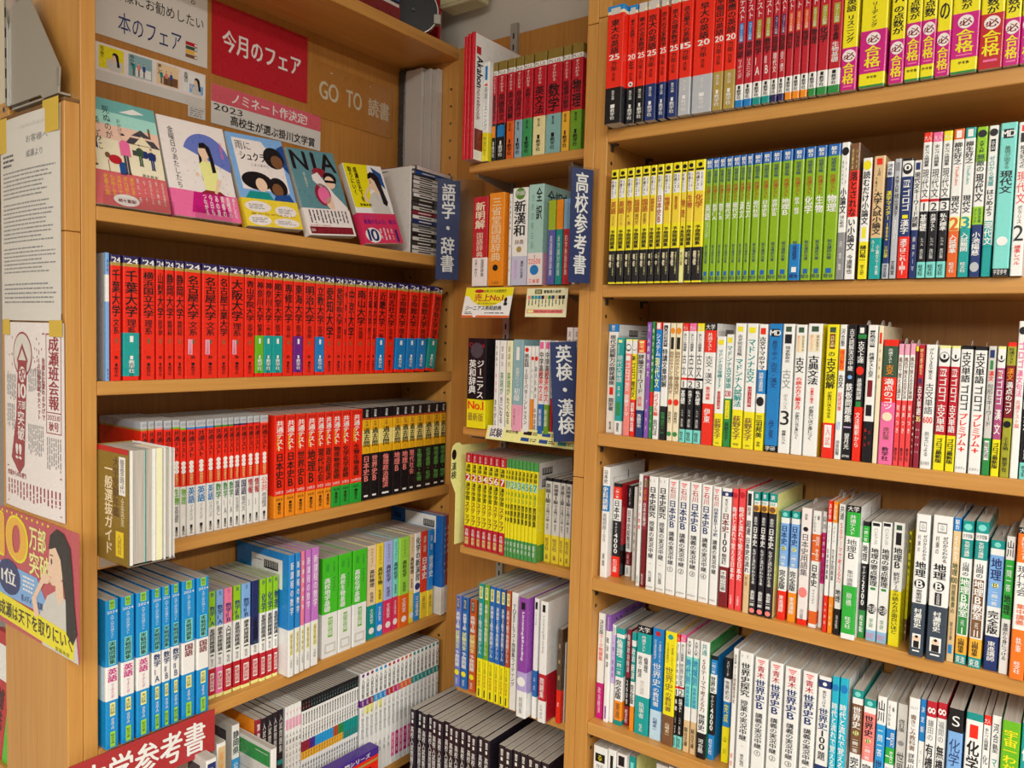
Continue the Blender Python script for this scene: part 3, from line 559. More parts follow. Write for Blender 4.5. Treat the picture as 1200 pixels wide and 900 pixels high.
('R', "wide bookcase's third shelf", -0.18, 'post', 'classics and reading guides on the wide bookcase', '''
-757.8 20.9 1330 210 x:bl.07,wh1 sc=bar|tall white reading-skills book with barcode cover|.01,.06,S,wh,駿台|.1,.56,B,bk,現代文読解力の開発講座|.58,.65,P,rd,.4|.68,.8,S,bk,霜栄著|.9,.97,S,bk,駿台文庫
-724.8 16.4 1312 184 x:tl.86,wh1|teal vocabulary book|.02,.05,P,ly,.5|.07,.17,TL,wh,読解を深める|.18,.46,,wh,現代文単語|.5,.6,S,wh,評論・小説|.66,.8,P,gn,.5|.88,.97,S,bk,桐原書店
-703.6 13.2 1308 182 x:ly.02,wh.15,sa1|salmon theme-word book|.03,.145,C,bk,.7|.06,.11,C,wh,.4|.17,.22,P,wh,.7|.24,.43,B,wh,ゴロゴ|.45,.54,B,wh,現代文|.57,.8,B,wh,語彙テーマ
-689.5 10.2 1308 182 x:ly.02,wh.15,yl.62,rd1|yellow and red mnemonic book|.03,.145,C,bk,.7|.06,.11,C,wh,.4|.17,.22,B,bk,新|.24,.41,B,bk,ゴロゴ|.43,.6,B,bk,現代文|.65,.95,B,wh,読解力頻出語
-676.6 16.0 1306 181 x:rd.13,sg.72,nv1|beige keyword book with navy foot|.01,.12,P,ly,.6|.03,.11,B,rd,読解|.15,.55,B,bk,評論文キーワード|.58,.68,S,rd,改訂版|.76,.9,S,wh,斎藤哲也
-659.3 9.6 1306 214 x:pu1|slim purple reading book|.02,.08,T,wh,河合|.12,.48,S,wh,入試現代文|.65,.95,T,wh,アクセス
-649.1 6.8 1306 215 x:gn.6,rd.72,gn1|slim green reading book|.05,.5,S,wh,現代文と格闘する|.75,.95,T,wh,河合塾
-640.6 12.2 1304 214 x:rd.06,bl.59,wh1|blue system reading book with white foot|.005,.055,P,wh,.6|.09,.29,B,wh,システム|.3,.56,B,ly,現代文|.61,.8,B,rd,バイブル編|.83,.97,B,bk,出口汪
-626.9 13.6 1304 213 x:wh.71,bk1|white reading book with black foot|.02,.2,P,bk,.6|.03,.19,S,wh,入試現代文|.22,.55,B,bk,特講文章読解|.76,.95,S,gn,霜栄二
-611.8 10.5 1304 213 x:cm1|cream gentle-reading book|.03,.1,C,or,.8|.12,.22,P,bk,.6|.24,.6,B,br,田村のやさしく語る現代文|.64,.7,C,rd,.8|.75,.85,S,bk,田村秀行|.92,.96,C,gn,.5
-600.8 11.8 1304 213 x:cm1|cream gentle-reading book|.03,.1,C,or,.8|.12,.22,P,bk,.6|.24,.6,B,br,田村のやさしく語る現代文|.64,.7,C,rd,.8|.75,.85,S,bk,田村秀行|.92,.96,C,gn,.5
-587.7 11.1 1304 213 zenlv c=rd q=rd|white classics drill, numbered 1|古文|1|基礎
-575.7 13.6 1304 213 zenlv c=pk q=cr|white classics drill, numbered 2 with pink|古文|2|共通テスト
-560.7 13.4 1304 213 zenlv c=yl q=bk|white classics drill, numbered 3 with yellow|古文|3|私大標準
-546.1 20.8 1304 214 x:bk.06,rd.24,wh.66,rd1 sc=bar|white classics lecture book with red foot|.01,.055,H,wh,大学|.08,.23,S,wh,共通テスト|.27,.5,,bk,古文・漢文|.52,.63,S,rd,集中講義|.7,.82,S,wh,伊東
-523.4 15.9 1304 191 madonna|slim white and yellow wordbook|マドンナ古文常識217|赤
-506.9 13.6 1306 195 madonnag|green wordbook with yellow plaque|マドンナ古文単語|230
-491.3 18.8 1304 214 madonnax|white and yellow solution book|古文完全攻略|マドンナ入試解法
-470.8 18.8 1304 214 madonna|broad white and yellow wordbook|マドンナ古文|赤
-450.4 15.1 1304 213 x:wh.36,bl.55,wh.7,yl1|white, blue and yellow classics book|.03,.08,P,rd,.6|.1,.36,B,bk,古文ヤマのヤマ|.38,.53,S,wh,読解法重要語|.56,.66,C,bk,.7|.72,.9,B,bk,三羽邦美|.93,.97,S,bk,学研
-433.3 21.9 1304 214 x:bl.95,bk1 sc=pg|bright blue classics book with black foot|.04,.1,P,bk,.6|.05,.09,HB,wh,MD|.13,.28,T,nv,最短で学ぶ|.30,.5,,nv,古文・漢文|.75,.9,T,nv,伊東|.955,.99,H,wh,学研
-410.4 19.1 1304 214 x:wh1|white classics book, numbered 3|.02,.06,P,dg,.5|.08,.15,P,bk,.6|.17,.3,S,bk,岡本梨奈の|.35,.5,,gy,古文|.54,.66,T,gy,ポラリス|.67,.78,H,bk,3|.82,.93,S,bk,発展レベル
-389.4 17.7 1304 213 x:wh1|white classics-reading book with red words|.02,.06,P,dg,.5|.08,.21,P,cm,.8|.085,.205,TL,rd,読むだけで|.085,.205,TR,bk,岡本梨奈の|.25,.37,B,bk,古文|.4,.65,B,rd,の読み方と解き方|.67,.88,S,bk,が面白いほど身につく
-370.2 22.7 1304 215 x:wh1 sc=yl|thick white grammar book with red words|.02,.06,P,dg,.5|.08,.21,P,cm,.8|.085,.205,TL,rd,読むだけで|.085,.205,TR,bk,岡本梨奈の|.24,.46,B,bk,古典文法|.48,.6,B,rd,の基本と覚え|.62,.88,S,bk,が面白いほど身につく
-340.8 18.7 1304 214 x:yl.735,rd1|bold yellow classics reading book|.02,.06,P,dg,.5|.07,.18,P,dr,.45|.08,.17,S,ly,元井太郎|.2,.24,S,bk,の|.25,.48,B,bk,古文読解|.5,.7,S,bk,が面白いほどできる|.75,.92,P,wh,.6|.76,.91,T,rd,入試
-321.1 10.6 1304 214 x:wh1|slim white points workbook|.03,.16,S,bk,河合塾|.18,.34,P,or,.8|.19,.33,B,rd,得点奪取|.37,.47,B,bk,古文|.5,.64,S,rd,記述対策|.72,.78,S,lb,改訂|.86,.97,S,bk,河合出版
-309.7 14.1 1304 214 x:bk1|black problem book with white lettering|.03,.34,S,wh,古文読解実況中継|.37,.4,C,lb,.3|.43,.72,B,wh,鉄板問題集|.75,.76,P,lv,.8|.8,.92,S,wh,望月光|.96,.98,H,wh,語学春秋
-294.6 12.9 1304 214 x:bk.07,gn.1,bk.6,rd1 slip|black classics book with red foot|.02,.06,P,wh,.5|.12,.28,B,wh,古文上達|.3,.37,C,rd,.9|.39,.55,S,wh,基礎編読解|.56,.6,P,gn,.6|.64,.9,S,wh,文法解釈から
-279.9 14.7 1304 214 x:wh.7,bk1 slip|white classics book with black foot|.04,.16,P,bk,.5|.05,.15,S,wh,河合塾|.2,.38,B,bk,共通テスト古文|.4,.52,P,dr,.5|.58,.66,P,bk,.6|.74,.9,TL,rd,解き方|.74,.9,TR,cr,読解
-264.3 7.1 1304 213 x:cm1 sc=cm slip|slim cream classics booklet|.05,.13,P,rd,.5|.15,.4,T,br,古文単語
-256.2 20.8 1304 192 x:rd.05,dg.3,rd.5,pk1 sc=dr|red and pink points-tips book|.07,.19,S,wh,共通テスト|.2,.28,B,or,古文|.31,.56,B,wh,満点のコツ|.58,.65,C,cm,.6|.7,.8,S,br,改訂版|.86,.97,S,bk,教学社
-234.9 7.4 1304 186 furo slip|white-topped red bath-time wordbook|風呂で覚える漢文
-227.0 7.6 1304 186 furo slip|white-topped red bath-time wordbook|風呂で覚える古文文法
-218.9 7.3 1304 187 furo slip|white-topped red bath-time wordbook|風呂で覚える古文単語
-211.3 4.0 1304 183 x:yl.04,dr1|thin dark red mnemonic wordbook|.1,.5,S,rd,ゴロで覚える|.55,.9,S,wh,古文単語565
-207.0 7.9 1304 185 x:cr.27,mr1|crimson illustrated wordbook|.03,.24,S,ly,読んで見て覚える|.27,.31,P,nv,.4|.33,.57,B,wh,古文単語|.58,.62,HB,ly,315|.66,.9,TL,wh,重要古文|.66,.9,TR,wh,桐原書店
-197.8 15.4 1304 186 x:wh1 slip|thick white grouped wordbook|.03,.28,S,bk,グループ30で覚える|.31,.56,,bk,古文単語|.58,.63,HB,rd,600|.7,.9,T,bk,例文による|.94,.97,H,gy,語学春秋
-180.5 15.1 1304 185 gorogo|red mnemonic wordbook with yellow foot|新|ゴロゴ|古文単語
-164.4 11.9 1304 185 gorogo|red mnemonic wordbook with yellow foot|新|ゴロゴ|古文単語
-152.0 15.5 1304 186 x:bk.03,wh1 slip|white premium mnemonic wordbook|.05,.29,B,bk,古文単語|.31,.51,B,bk,ゴロゴ|.53,.84,B,rd,プレミアム+|.95,.975,H,bk,スタディ
-134.7 15.8 1304 185 x:bk.03,wh1 slip|white premium mnemonic wordbook|.05,.29,B,bk,古文単語|.31,.51,B,bk,ゴロゴ|.53,.84,B,rd,プレミアム+|.95,.975,H,bk,スタディ
-117.7 10.0 1304 186 x:sg.71,gn1|grey kanbun pattern book with green foot|.03,.09,P,nv,.6|.11,.18,P,gn,.4|.19,.27,B,rd,漢文|.29,.62,,bk,句形とキーワード|.73,.88,P,wh,.6|.74,.87,S,bk,暗記用
-106.7 10.5 1304 186 gorogo c=mv|purple-toned mnemonic kanbun book|新|ゴロゴ|漢文
-95.3 11.3 1304 192 x:rd.03,ol.17,dr.56,ol1|olive and red kanbun tips book|.04,.16,S,bk,共通テスト|.19,.28,B,or,漢文|.29,.53,B,wh,満点のコツ|.58,.63,C,bk,.5|.7,.8,S,bk,三上文明|.85,.96,S,bk,教学社
-83.5 10.4 1306 222 x:wh1|tall white kanbun wordbook in pink|.02,.1,C,bk,.6|.13,.3,B,pk,ゴロゴ|.31,.48,B,pk,漢文句法|.5,.68,S,sa,共通テスト編
-72.2 12.9 1306 215 zenlv c=rd q=bk|black and turquoise kanbun drill|漢文|1|共通
'''),
('R', "wide bookcase's fourth shelf", -0.463, 'post', 'history and geography books on the wide bookcase', '''
-748.4 15.6 1318 217 x:wh.17,bl.4,wh1 sc=wl|tall white sources book with blue title|.03,.15,S,bk,日本史|.18,.39,B,wh,史料読解|.42,.68,S,gy,実戦問題100|.78,.9,T,bk,東進
-732.5 17.1 1335 185 x:bk.04,rd.17,wh.4,bk.78,rd1 sc=rk|red and black quiz book numbered 4000|.05,.16,S,wh,一問一答|.18,.39,B,bk,日本史|.42,.53,S,wh,ターゲット|.53,.75,B,wh,4000|.81,.95,S,wh,石川晶康
-713.2 12.4 1355 180 x:bk.25,wh.73,dr.88,wh1|black-topped slim history book|.03,.22,T,wh,スピード|.27,.7,S,bk,日本史総整理|.75,.87,T,wh,山川|.9,.98,T,bk,出版社
-687.8 7.2 1335 183 x:sg1|thin grey history note|.3,.7,S,br,日本史要点
-668.0 7.7 1314 213 x:wh1|slim white mark-drill history booklet|.06,.2,S,bk,決定版|.22,.5,S,rd,マーク問題|.9,.98,S,gn,山川
-659.4 10.8 1314 211 x:mr.03,br.1,mr.48,dr1|dark maroon history booklet|.02,.1,T,wh,考える|.12,.22,S,or,大学入試|.24,.45,S,wh,日本史論述|.88,.98,T,wh,旺文社
-644.3 18.1 1308 213 jikkyo|white history lecture book with sparks|日本史探究|授業の実況中継|石川晶康
-624.3 18.7 1308 214 jikkyo|white history lecture book with sparks|日本史探究|授業の実況中継|石川晶康
-604.5 18.7 1308 213 ishi slip|white history lecture volume circled 1|石川|日本史B|①
-584.1 20.0 1308 213 ishi slip|white history lecture volume circled 2|石川|日本史B|②
-562.5 20.6 1308 213 ishi slip|white history lecture volume circled 3|石川|日本史B|③
-540.3 18.6 1308 212 ishi slip|white history lecture volume circled 4|石川|日本史B|④
-520.0 14.9 1308 211 ishi slip|white history theme lecture volume|石川|日本史Bテーマ史|
-503.3 17.4 1308 211 x:wh.03,nv.07,wh.66,dr1 slip|white problem book with dark red foot|.04,.065,C,wh,.3|.09,.2,S,bk,実力をつける|.21,.37,B,dr,日本史|.37,.54,B,bk,100|.55,.64,S,bk,題改訂|.69,.87,P,wh,.6|.7,.86,S,bk,不動の定番
-484.3 9.8 1308 212 x:sr1|slim scarlet flow-of-history book|.03,.08,C,cr,.7|.15,.75,B,wh,時代と流れで覚える日本史|.88,.96,T,wh,文英堂
-472.9 11.6 1308 214 x:sr1|slim scarlet flow-of-history book|.03,.08,C,cr,.7|.15,.75,B,wh,時代と流れで覚える日本史|.88,.96,T,wh,文英堂
-458.5 10.8 1306 212 x:wh.68,tn1|white and tan rapid-history book|.02,.12,P,bk,.6|.13,.2,S,br,超速|.24,.36,B,bk,超速|.38,.67,B,bk,日本史の流れ|.7,.78,T,bk,竹内
-446.5 10.7 1306 212 naze|black why-and-flow history book|東進の
-433.2 10.9 1306 213 naze|black why-and-flow history book|東進の
-420.3 12.8 1306 213 naze sc=ly|black why-and-flow history book|東進の
-402.0 14.2 1314 186 ichimon c=lb k=nv o=rd|blue and white history quiz book with red foot|日本史|B
-384.8 14.0 1314 187 ichimon c=lb k=nv o=or|blue and white sources quiz book|日本史|史
-368.2 16.4 1312 196 x:pw.95,rd1 slip|pinkish white history glossary|.05,.1,S,bk,改訂版|.16,.2,C,bk,.2|.22,.58,,bk,日本史用語集|.64,.8,C,sa,.6|.86,.96,T,bk,山川出版社
-349.8 13.5 1312 194 x:wh.2,og.43,wh.86,og.97,wh1|white quiz book with orange panels|.04,.18,SL,bk,よくわかる|.04,.08,SR,bk,新|.22,.3,H,wh,一問|.32,.42,H,wh,一答|.46,.65,B,bk,日本史|.67,.8,T,bk,マイベスト
-336.0 6.4 1320 193 x:wh.18,mg.62,wh1|slim white and magenta quiz book|.03,.16,B,bk,山川|.2,.4,S,wh,一問一答|.43,.6,B,dr,日本史
-324.8 6.7 1304 215 x:rd.16,wh.72,rd1 slip|slim white history booklet with red ends|.02,.14,S,wh,決定版|.18,.32,T,bk,スピード|.36,.6,S,bk,日本史問題集|.76,.95,T,wh,山川出版
-317.2 7.5 1304 215 x:or.16,wh.72,or1 slip|slim white history booklet with orange ends|.02,.14,S,wh,決定版|.18,.32,T,bk,スピード|.36,.6,S,bk,文化史問題集|.76,.95,T,wh,山川出版
-308.3 10.5 1304 212 x:wh.8,bk1 slip|slim white geography book with black foot|.01,.12,S,bk,共通|.14,.6,S,rd,50テーマで考える力|.65,.75,B,bk,地理|.85,.95,T,wh,河合塾
-295.0 20.9 1296 214 x:bk.05,gr2.23,wh.6,gr2.96,wh1 sc=wl|broad green and white geography lecture book|.005,.045,H,wh,大学|.07,.22,S,wh,共通テスト|.25,.4,,bk,地理B|.48,.6,S,gy,集中講義|.65,.75,T,wh,柳橋|.83,.92,S,wh,旺文社
-273.8 10.0 1316 188 x:bk.04,gr2.18,wh.36,bk.76,gn1|black and green quiz book numbered 2500|.05,.17,S,wh,一問一答|.2,.34,B,bk,地理|.38,.5,S,wh,ターゲット|.5,.72,B,wh,2500|.8,.95,S,wh,松本聡
-261.6 15.2 1314 190 handbk|white geography handbook with pale blue foot|ハンドブック|地理の要点整理
-245.8 14.7 1314 192 handbk|white geography handbook with pale blue foot|ハンドブック|地理の要点整理
-229.4 16.2 1314 194 x:wh.55,yl1|white geography book with yellow foot|.02,.06,P,dg,.5|.08,.18,P,bk,.5|.2,.37,B,bk,地理B|.4,.9,S,bk,統計データの読み方が面白いほど
-212.9 4.1 1350 176 x:yl.8,br1|yellow geography book deep in shadow|.03,.08,P,dg,.6|.1,.2,P,bk,.5|.24,.42,B,bk,地理B|.45,.7,S,rd,のはなし|.83,.95,S,ly,講義
-195.8 19.5 1294 216 murase|thick white and slate geography book|地誌編
-173.3 25.4 1294 218 murase|broader white and slate geography book|系統地理編
-147.6 10.1 1304 216 x:bl.09,tn1 slip|gold-tan geography workbook with blue top|.01,.08,S,wh,駿台|.12,.3,S,wh,よくわかる|.31,.4,B,dg,地理|.41,.45,HB,dg,100|.46,.66,S,dg,問題集書込|.72,.85,T,bk,駿台文庫|.88,.94,P,bl,.5
-136.4 15.3 1304 214 yamaoka p=gn|white lecture book with green panel|Ⅰ
-119.2 16.6 1302 216 yamaoka p=br slip|white lecture book with brown panel|Ⅱ
-100.3 17.9 1308 191 ichimon c=lb k=nv o=nv slip|bright blue geography quiz book with navy foot|地理|B
-81.2 11.5 1306 200 x:wh.17,gr2.6,wh1|white and green geography quiz book|.03,.15,B,bk,山川|.19,.4,S,wh,一問一答|.42,.57,B,bk,地理|.63,.9,S,bk,基礎から身につける
-67.5 18.1 1296 217 x:bk.04,og2.23,wh.67,og2_1|broad orange and white civics lecture book|.005,.035,H,wh,大学|.06,.21,S,wh,共通テスト|.25,.45,,bk,現代社会|.5,.64,S,og,集中講義|.72,.82,T,wh,執筆|.88,.96,S,wh,旺文社
-48.6 16.3 1296 200 x:wh.6,pk1|white book with pink foot beside the frame|.1,.5,B,bk,現代社会
'''),
('R', "wide bookcase's fifth shelf", -0.751, 'post', 'world history and science books on the wide bookcase', '''
-751.3 15.9 1326 213 x:wh.66,mg1|slim white mark-drill booklet with magenta foot|.06,.2,S,bk,決定版|.2,.45,S,rd,マーク問題集|.7,.95,T,wh,政治経済
-731.6 10.5 1322 215 x:pu.15,wh1 sc=vio|white booklet with violet cover edge|.02,.14,T,wh,20日|.2,.5,S,bk,政治経済|.85,.97,P,pu,.3
-720.8 8.2 1328 196 x:wh.1,lv.6,wh1|slim lilac quiz book|.02,.1,S,bk,山川|.15,.55,S,pu,一問一答倫理
-710.3 17.5 1326 193 x:tl.06,wh.1,tl.5,wh.75,or.95,gt1|teal and white ethics quiz book|.11,.3,B,wh,倫理|.32,.48,S,wh,一問一答|.53,.73,B,bk,完全版|.77,.93,S,br,東進
-692.5 10.4 1335 192 x:mr.5,bk.8,mr1|slim maroon quiz book|.05,.45,S,wh,倫理政治経済|.52,.78,S,wh,2600|.83,.97,S,wh,旺文社
-675.6 9.8 1324 193 x:tl.08,wh.14,gt.5,wh.75,or1|slim teal and cream quiz book|.16,.3,B,wh,政治|.32,.48,B,wh,経済|.53,.73,B,bk,完全版
-663.7 29.8 1322 212 x:bk.07,tl.25,wh.65,tl1|thick teal and white civics lecture book|.01,.06,H,wh,大学|.09,.24,S,wh,共通テスト|.28,.48,SL,bk,政治・経済|.28,.42,SR,bk,倫理|.5,.63,S,sg,集中講義|.7,.85,T,wh,執筆者|.9,.97,S,wh,旺文社
-631.6 23.7 1322 214 kyoka c=bl f=pb|thick blue world history textbook|世界史
-603.9 22.5 1318 216 kyoka c=yl f=br|thick yellow world history textbook|世界史
-581.1 6.0 1320 214 zenlv c=rd q=rd|slim world history drill, numbered 1|世界史B|1|基礎
-574.4 10.2 1320 216 zenlv c=pk q=cr|slim world history drill, numbered 2|世界史B|2|共通テスト
-561.6 12.1 1318 213 x:wh.16,tq.6,wh.72,tn1|pale cyan and tan question book|.02,.14,S,bk,大学入試|.18,.4,B,bl,時代別|.42,.6,S,bl,世界史問題|.78,.95,S,bk,駿台文庫
-548.2 11.6 1318 214 x:wh.16,tq.6,wh.72,tn1|pale cyan and tan question book|.02,.14,S,bk,大学入試|.18,.4,B,bl,地域別|.42,.6,S,bl,世界史問題|.78,.95,S,bk,駿台文庫
-533.9 17.6 1314 216 x:wh.78,bk1 sc=gn|white world history book with green cover edge|.02,.12,S,gt,共通|.15,.6,S,br,50テーマで考える力|.62,.76,B,bk,世界史|.83,.95,S,wh,河合塾
-516.0 12.5 1322 192 x:bk.04,bl.18,wh.36,bk.76,bl1 sc=bl|blue and black quiz book numbered 4000|.06,.17,S,wh,一問一答|.2,.35,B,bk,世界史|.38,.5,S,wh,ターゲット|.5,.72,B,wh,4000|.8,.95,S,wh,旺文社
-493.5 14.0 1330 192 x:bk.2,wh.42,bl.66,yl1|slim blue and yellow history book|.03,.18,T,wh,スピード|.22,.4,S,bk,世界史の|.44,.62,S,yl,完成|.72,.95,T,bk,山川
-479.2 5.7 1334 191 x:bk.25,wh.72,dr.86,wh1|black-topped slim world history book|.03,.22,T,wh,スピード|.27,.7,S,cr,世界史総整理
-471.5 8.7 1312 220 x:wh1|slim white mark-drill world history booklet|.05,.13,S,bk,決定版|.14,.45,S,br,マーク問題集世界史|.85,.97,S,rd,河合
-459.8 23.9 1310 219 jikkyo|thick white world history lecture book|世界史探究|授業の実況中継|青木裕司
-432.7 22.8 1310 216 ishi slip|white world history lecture volume circled 1|青木|世界史B|①
-406.9 22.5 1310 215 ishi slip|white world history lecture volume circled 2|青木|世界史B|②
-381.4 25.2 1310 214 ishi slip|white world history lecture volume circled 3|青木|世界史B|③
-352.3 23.2 1310 214 ishi slip|white world history lecture volume circled 4|青木|世界史B|④
-326.9 20.2 1310 213 x:wh.03,nv.09,wh.7,nv1 slip|white problem book with navy foot|.045,.075,C,wh,.3|.11,.24,S,bk,実力をつける|.25,.42,B,nv,世界史|.42,.58,B,bk,100|.59,.66,S,bk,題
-305.5 11.4 1308 219 x:cy1|slim cyan flow-of-history book|.05,.12,C,bl,.5|.2,.85,B,wh,時代と流れで覚える世界史
-293.5 13.3 1308 220 x:cy1 sc=wl|broader cyan flow-of-history book|.05,.12,C,bl,.5|.2,.85,B,wh,時代と流れで覚える世界史
-275.0 16.7 1312 205 ichimon c=br k=wh o=mg slip|dark brown world history quiz book|世界史|B
-256.8 17.9 1310 196 ichimon c=sa k=bk o=mg slip|salmon pink world history quiz book|世界史|B
-237.4 13.4 1310 206 x:wh.22,cb.75,wh1|white and sky-blue quiz book|.03,.2,B,bk,山川|.24,.47,S,wh,一問一答|.5,.72,B,nv,世界史
-223.4 13.4 1312 202 x:wh.22,bl.37,gr2.5,wh1|white quiz book with blue and green panels|.03,.2,SL,bk,よくわかる|.03,.1,SR,bk,新|.25,.36,H,wh,一問|.39,.49,H,wh,一答|.53,.8,B,bk,世界史
-209.0 14.6 1314 201 x:sg1|pale grey world history glossary|.12,.22,S,bk,改訂版|.29,.33,C,gy,.15|.38,.9,,bk,世界史用語集
-193.0 15.4 1308 218 x:wh1 slip|white detailed world history workbook|.06,.08,H,gy,山川|.12,.38,S,br,書きこみ教科書|.4,.47,S,bk,詳説|.48,.8,,bk,世界史
-177.4 8.2 1310 219 x:bl.3,wh1 slip|slim white booklet with blue top|.04,.25,S,wh,決定版|.35,.6,T,gy,スピード|.62,.95,S,bk,世界史問題集
-168.7 14.2 1308 220 dow|white organic chemistry book with red top|鎌田の|有機化学の講義
-154.2 13.1 1308 222 dow|white inorganic chemistry book with red top|福間の|無機化学の講義
-138.6 19.8 1304 220 x:bk.16,lb.58,pb1|thick pale blue chemistry book with black top|.05,.12,H,wh,S|.21,.4,,nv,化学|.43,.54,S,wh,化学基礎|.62,.95,,bl,標準問題
-116.3 21.9 1304 221 x:gt.05,wh1|thick white chemistry problem book|.08,.17,P,rd,.5|.19,.4,B,bk,化学|.41,.5,,bk,の|.53,.95,B,gt,良問問題集
-94.1 9.4 1306 222 zenlv c=rd q=rd|slim chemistry drill with red corner|化学|1|基礎
-84.3 12.1 1306 225 x:wh1|white mark-drill chemistry booklet|.05,.25,S,bk,河合塾|.27,.35,S,gt,マ|.36,.8,S,bk,ーク式総合問題集化学
-71.1 22.5 1302 224 x:gr3_1|thick leaf-green science book|.06,.55,B,yl,宇宙一わかりやすい|.58,.8,C,pw,.5|.85,.95,B,yl,化学
-47.7 13.4 1304 226 x:tl1|teal science book at the frame edge|.1,.5,B,wh,化学
'''),
('R', "wide bookcase's sixth shelf", -1.039, 'post', 'chemistry books on the wide bookcase', '''
-742.9 31.0 1310 242 x:wh1|thick white chemistry book|.06,.13,P,bk,.7|.07,.12,S,yl,大学|.15,.18,H,gy,理系|.22,.7,B,bk,化学
-710.8 18.3 1310 245 x:wh1|slimmer white chemistry book|.05,.3,P,bk,.35|.35,.8,B,bk,化学
-691.6 22.1 1310 244 x:pw.12,nv.4,wh1|white chemistry book with navy panel|.02,.1,P,bk,.6|.14,.38,S,wh,化学
-669.2 13.3 1320 241 x:gt.2,bk.5,wh1 sc=ly|teal and black chemistry book|.05,.15,P,tq,.5|.25,.45,S,wh,化学
-613.2 24.3 1320 246 x:sg1|grey rounded science book|.2,.6,B,bk,化学
-587.5 15.7 1320 249 x:wh1|white science book|.2,.6,B,bk,化学
'''),
('L', "display bookcase's second shelf", -0.092, 'poster', 'red university past-paper books', '''
639.0 6.6 1310 212 x:lb.17,wh.38,lb1 lc=sv|pale blue booklet with grey cover|.05,.15,T,nv,解答編|.9,.99,T,nv,教学社
647.3 17.8 1310 210 aka24|red past-paper book|千葉大学|文系
668.3 27.8 1310 210 aka24 ob=tl|red past-paper book with teal band|千葉大学|理系
699.8 24.5 1310 210 aka24|red past-paper book|横浜国立大学|理系
726.1 14.5 1310 210 aka24|red past-paper book|山梨大学|医学部
742.4 16.9 1310 210 aka24|red past-paper book|静岡大学|後期日程
760.8 17.6 1310 210 aka24|red past-paper book|静岡大学|後期日程
780.0 31.1 1310 210 aka24 st|red past-paper book with pink sticker|名古屋大学|文系
814.0 32.2 1310 210 aka24 st|red past-paper book with pink sticker|名古屋大学|文系
847.1 21.7 1310 210 aka24|red past-paper book|名古屋工業大学|
870.4 31.7 1310 210 aka24 st|red past-paper book with pink sticker|大阪大学|理系
903.4 22.8 1310 210 aka24|red past-paper book|青山学院大学|全学部
927.5 18.9 1310 210 aka24 ob=gr3|red past-paper book with green band|神奈川大学|給費生
947.1 19.7 1310 210 aka24 ob=tl|red past-paper book with teal band|神奈川大学|一般入試
967.5 23.6 1310 210 aka24 ob=tl|red past-paper book with teal band|順天堂大学|医学部
992.5 24.6 1310 210 aka24|red past-paper book|専修大学|全国入試
1018.3 23.4 1310 210 aka24 ob=vi|red past-paper book with purple band|東海大学|医学部
1043.2 29.8 1310 210 aka24|red past-paper book|明治大学|全学部
1074.5 23.2 1310 210 aka24 ob=bl|red past-paper book with blue band|立教大学|全学部
1098.8 25.6 1310 210 aka24|red past-paper book|愛知大学|
1125.6 22.4 1310 210 aka24 lean=.6|red past-paper book|愛知学院大学|薬学部
1148.7 9.4 1310 210 aka24 lean=.8|red past-paper book|中京大学|
1158.9 21.5 1310 210 aka24 lean=1|red past-paper book|中京大学|
1182.0 32.3 1310 210 aka24 lean=1.2|red past-paper book|南山大学|外国語
1215.9 13.8 1310 210 aka24 lean=1.5|red past-paper book|名城大学|理工
1231.0 14.0 1310 210 aka24 lean=1.7|red past-paper book|名城大学|後期
1247.1 25.9 1310 210 aka24 ob=bl lean=2|red past-paper book with blue band|近畿大学|一般
1275.6 27.5 1310 210 aka24 lean=2.2|red past-paper book|同志社大学|全学部
1307.6 32.9 1310 210 aka24 ob=bl lean=2.8|red past-paper book with blue band|立命館大学|理系
1344.2 31.1 1310 210 aka24 ob=bl lean=3.6|red past-paper book with blue band|立命館大学|文系
1379.6 30.6 1310 210 aka24 ob=bl lean=4.6|red past-paper book with blue band|立命館大学|英語
1415.1 31.0 1310 210 aka24 ob=gt lean=7.5|leaning red past-paper book with teal band|関西学院大学|理系
'''),
